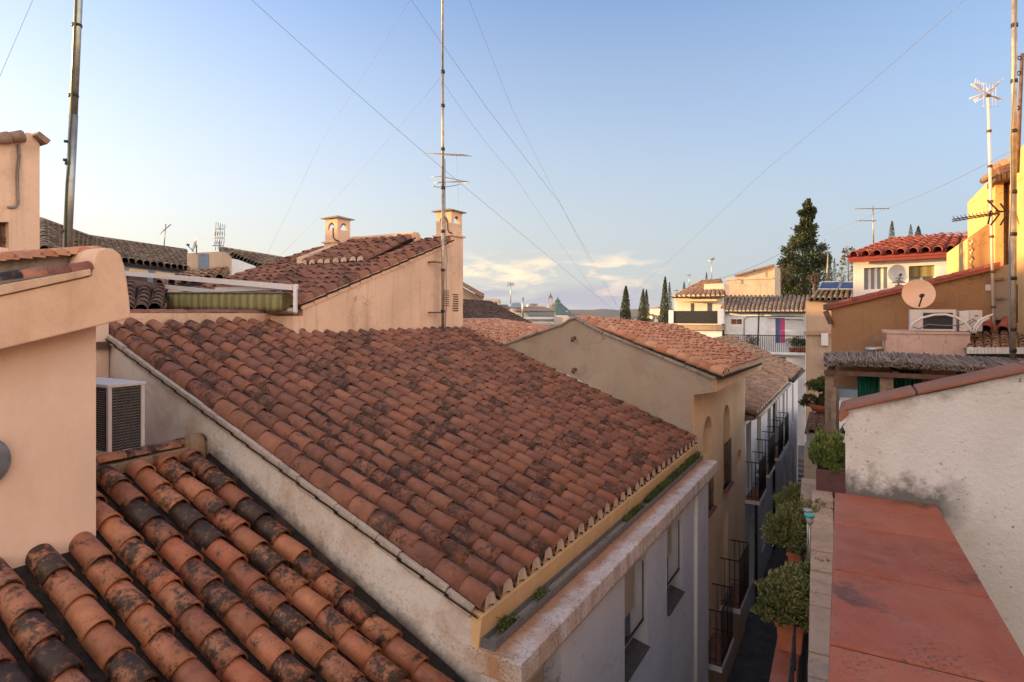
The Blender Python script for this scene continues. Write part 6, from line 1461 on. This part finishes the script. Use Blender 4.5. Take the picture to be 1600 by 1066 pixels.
cypress('loose dark conifer behind the white house corner, right of the solar panels', 1325, 452, 1326, 386, 30, 54, 3400, 16, None, spiky=.6, leafk=.8, mat='leaf_olive', shape=lambda u: .4+.6*math.sin(min(1, u*1.1)*math.pi))
# bare tree
def bare_tree(lab, x, yb_, Y, h, w_, seed):
    base = Yd(x, yb_, Y); q = thing('bare_tree', lab, 'tree', base - ZV*3); rnd = random.Random(seed)
    mb = MB(); mb.tube([base-ZV*3, base+ZV*h*.4], [.12, .08], 6); mb.build('trunk', 'bark', q)
    mb = MB()
    def br(p, d, l, r_, k):
        e_ = p + d*l; mb.tube([p, e_], [r_, r_*.6], 4)
        if k == 0: return
        for _ in range(3): nd = (d + Vector((rnd.gauss(0,.5), rnd.gauss(0,.5), rnd.uniform(-.1,.5)))).normalized(); br(e_, nd, l*.66, r_*.6, k-1)
    for k in range(7):
        a_ = k*.9; br(base+ZV*h*(.1+.045*k), Vector((math.cos(a_)*.7, math.sin(a_)*.7, .9)).normalized(), h*.25, .045, 4)
    mb.build('branches', 'bark', q)
bare_tree('leafless pale twiggy tree between the beige block and the big cypress', 1219, 458, 50, 2.6, 2, 5)
bare_tree('small twiggy plant behind the solar panels', 1272, 452, 41, 1.2, 1, 8)

# ================================================================== AERIALS
def tv_mast(lab, xb, yb_, xt, yt_, Y, r_, parts, mat='metal'):
    b0, t0 = Yd(xb, yb_, Y), Yd(xt, yt_, Y); q = thing('tv_antenna', lab, 'antenna', b0)
    mb = MB(); mb.tube([b0, t0], r_, 7); mb.build('pole', mat, q)
    for (kind, y, kw) in parts:
        u = (y-yb_)/(yt_-yb_); o = b0.lerp(t0, u)
        if kind == 'yagi': yagi(q, o - kw.get('ax', Vector((1,0,0)))*kw['len']*kw.get('off', .5), kw.get('ax', Vector((1,0,0))), kw.get('el', Vector((.3,1,0))), kw['n'], kw['len'], kw['w'], r=kw.get('r', .008), mat=kw.get('mat', mat))
        if kind == 'panel':
            mb = MB(); c = o
            for k in range(6): z = -.25+.1*k; mb.tube([c+Vector((.25, -.05, z)), c+Vector((.5, .1, z))], kw.get('r', .006), 4)
            for sg in (-1, 1):
                for k in range(4): mb.tube([c+Vector((.1, 0, 0)), c+Vector((-.35+.06*k, -.1, sg*(.12+.08*k)))], kw.get('r', .008), 5)
            mb.tube([c+Vector((-.4,-.1,0)), c+Vector((.4,.05,0))], .012, 5); mb.build('aerial', mat, q)
    return q
X_ = Vector((1,0,0))
tv_mast('tall white antenna pole with spiky grid aerial at the upper right', 1553, 520, 1544, 138, 9.8, .022, [], 'white_plastic')
q = bpy.data.objects['tv_antenna']
o_ = Yd(1541, 146, 9.8); mb = MB()
for sx, sz in ((-.22,.16),(-.22,-.16),(.16,.17),(.17,-.14)):
    for k in range(5): f_ = k/4; mb.tube([o_ + Vector((sx*.4+sx*f_*.5, .02, sz*.2+sz*f_*.3)), o_ + Vector((sx*.55+sx*f_*.6, -.12, sz*.7+sz*f_*.5))], .007, 4)
mb.tube([o_+Vector((-.30,-.05,-.10)), o_+Vector((.12,.02,.04))], .014, 5); mb.tube([o_+Vector((-.28,-.05,.13)), o_+Vector((.10,.0,-.05))], .012, 5)
for k in range(5): mb.tube([o_+Vector((.02+.05*k, .08, -.19)), o_+Vector((.02+.05*k, .08, .20))], .004, 4)
mb.tube([o_+Vector((0, .08, .19)), o_+Vector((.26, .08, .19))], .005, 4); mb.tube([o_+Vector((0, .08, -.18)), o_+Vector((.26, .08, -.18))], .005, 4); mb.build('grid_aerial', 'white_plastic', q)
mb = MB()
for k in range(7): p = Yd(1553-(520-(150+k*55))*.0236, 150+k*55, 9.8); mb.tube([p-ZV*.02, p+ZV*.02], .034, 8)
mb.build('clamp', 'rust', q)
ya = thing('yagi_antenna', 'long dark yagi antenna pointing left from the white pole, over the yellow wall', 'antenna', Yd(1551, 340, 9.75))
mb = MB(); P0_ = Yd(1575, 330, 9.75)
for (x0, y0, x1, y1) in ((1574, 330, 1488, 343), (1560, 334, 1488, 346)): mb.tube([Yd(x0,y0,9.75), Yd(x1,y1,9.65)], .010, 5)
mb.tube([Yd(1548, 329, 9.75), Yd(1544, 350, 9.75)], .016, 5); mb.build('boom', 'dark_metal', ya)
mb = MB()
for k in range(11): x = 1492+k*6; y = 343-(x-1488)*.15; p = Yd(x, y, 9.67); mb.tube([p+Vector((-.015,-.06,-.045)), p+Vector((.015,.06,.05))], .007, 4)
mb.build('elements', 'dark_metal', ya)
mb = MB()
for (x0, y0, x1, y1) in ((1543, 313, 1560, 330), (1548, 352, 1562, 334), (1563, 318, 1572, 330), (1555, 330, 1582, 331), (1563, 352, 1572, 337)): mb.bar(Yd(x0,y0,9.75), Yd(x1,y1,9.75), .02)
mb.build('reflector', 'dark_metal', ya)
rm = thing('guyed_mast', 'thick steel mast with black straps at the right edge, standing behind the reed roof', 'antenna mast', Yd(1583, 575, 7.6))
mb = MB(); mb.tube([Yd(1582.5, 578, 7.6), Yd(1584, 300, 7.6)], .032, 12); mb.tube([Yd(1584, 300, 7.6), Yd(1585.5, -80, 7.6)], .030, 12); mb.build('pole', 'metal_warm', rm)
mb = MB()
for y_ in (548, 515, 435, 366, 300, 205, 127, 40):
    p = Yd(1583, y_, 7.6); p.x = Yd(1582.5+(578-y_)*.0048, y_, 7.6).x; mb = MB(); mb.tube([p-ZV*.022, p+ZV*.022], .038, 12); mb.build('strap', 'dark_metal', rm)
mb = MB(); mb.tube([Yd(x, y, 7.55) for x, y in ((1579,560),(1577,500),(1578,440),(1577,380),(1580,300),(1579,220),(1583,150),(1586,90),(1587,0))], .009, 6); mb.build('cable', 'wire', rm)
r2_ = thing('dark_mast', 'thin dark mast with hooks just right of the thick steel mast', 'antenna mast', Yd(1592, 400, 8.4))
mb = MB(); mb.tube([Yd(1590, 270, 8.4), Yd(1597, 84, 8.4)], .022, 8); mb.build('pole', 'rust', r2_)
mb = MB()
for y_ in (88, 112, 166): p = Yd(1597-(y_-84)*.038, y_, 8.4); mb.tube([p, p+Vector((-.05,0,0)), p+Vector((-.06,0,-.04)), p+Vector((-.03,0,-.05))], .008, 5)
mb.build('hook', 'dark_metal', r2_)
tv_mast('double yagi antenna on a thin pole above the red roof', 1365, 384, 1364, 322, 20, .02, [('yagi', 326, dict(n=9, len=1.05, w=.35, off=.5)), ('yagi', 345, dict(n=6, len=.6, w=.3, off=.85, mat='metal_warm'))], 'metal_warm')
tv_mast('small bushy aerial on a mast, left end of the skyline', 256, 391, 259, 350, 19, .016, [('yagi', 358, dict(n=6, len=.32, w=.5, ax=Vector((.5,-.8,0)), el=Vector((.6,.3,.7)), r=.009))])
tv_mast('tall ladder-like aerial on the beige dish house', 343, 393, 344, 353, 18.8, .016, [('yagi', 358, dict(n=5, len=.28, w=.45, ax=X_, el=Vector((0,.2,1)), r=.010)), ('yagi', 372, dict(n=5, len=.28, w=.45, ax=X_, el=Vector((0,.2,1)), r=.010)), ('yagi', 384, dict(n=4, len=.24, w=.3, ax=X_, el=Vector((0,.2,1)), r=.010))])
tv_mast('lone aerial on a tall pole in the central distance', 798, 475, 798, 441, 60, .05, [('yagi', 444, dict(n=5, len=.6, w=.5, el=Vector((0,.2,1)), r=.03))])
tv_mast('plain pale vertical post in front of the distant apartment block', 817, 496, 817, 465, 52, .09, [])
tv_mast('small aerial on a thin pole above the terrace house roof', 1112, 440, 1112, 404, 44, .03, [('yagi', 406, dict(n=6, len=.55, w=.6, ax=Vector((.6,.8,0)), el=Vector((.8,-.5,.5)), r=.018))])
tv_mast('thin aerial pole at the left corner of the terrace house', 1058, 515, 1057, 452, 41, .03, [('yagi', 454, dict(n=3, len=.3, w=.3, r=.015))])
tv_mast('tiny pale aerial pole beside the cypress behind the solar panels', 1291, 455, 1294, 392, 45, .045, [('yagi', 394, dict(n=4, len=.5, w=.4, r=.02))], 'metal_warm')
tv_mast('little aerial pole left of the terrace house antenna', 1077, 450, 1077, 428, 60, .03, [('yagi', 430, dict(n=3, len=.4, w=.3, r=.02))])
dish('grey satellite dish seen edge-on upon the beige wall, left skyline', Yd(306, 383, 18.9), .24, Vector((-.85,-.6,.25)), 'metal', Yd(307, 396, 19.2))

# ================================================================== GUY WIRES and cables across the sky
def wire(lab, pts, r_=.0045, sag=0):
    P_ = [Yd(x, y, Y) for x, y, Y in pts]; out_ = []
    for k in range(len(P_)-1):
        for i in range(12): u = i/12; p = P_[k].lerp(P_[k+1], u); out_.append(p - ZV*sag*4*u*(1-u))
    out_.append(P_[-1]); mb = MB(); mb.tube(out_, r_*.72, 5); tag(mb.build('guy_wire', 'wire', None, P_[0]), lab, 'wire', 'thin guy wires across the sky')
my = 12.58
wire('short wire crossing the top left corner of the sky', [(-20, 165, 7), (62, -25, 7)], .003)
wire('long wire from the top left passing the mast and falling to the horizon', [(380, -12, 9), (690, 262, 12.3), (975, 497, 30)], .005, .02)
wire('faint curved wire from the top centre down to the left skyline', [(650, -15, 10), (500, 225, 13), (418, 396, 17)], .0028, .02)
wire('faint wire from the upper mast down left to the skyline', [(688, 122, my), (440, 398, 18)], .0028, .1)
wire('wire from above the mast curving steeply down right to the horizon', [(630, -18, 10), (760, 168, 12), (873, 315, 18), (965, 478, 30)], .0048)
wire('thin wire from the upper mast down right to the horizon', [(692, 128, my), (800, 270, 18), (955, 490, 34)], .004, .1)
wire('faint steep wire from the top centre falling right to the horizon', [(725, -20, 11), (800, 170, 14), (930, 425, 26), (975, 495, 34)], .0035)
wire('near vertical faint wire dropping from the mast top beside the loops', [(693, 0, 11.9), (712, 235, 12.2), (717, 318, 12.6)], .0022)
wire('long wire from the top right falling left to the far roofs', [(1520, -12, 8), (1200, 262, 14), (985, 462, 34)], .0045, .05)
wire('wire from the right masts passing behind the big cypress', [(1583, 234, 7.6), (1395, 322, 14), (1240, 385, 50)], .004, .05)
wire('cable from behind the big cypress to the terrace house roof', [(1238, 385, 50), (1108, 440, 44)], .02, .3)
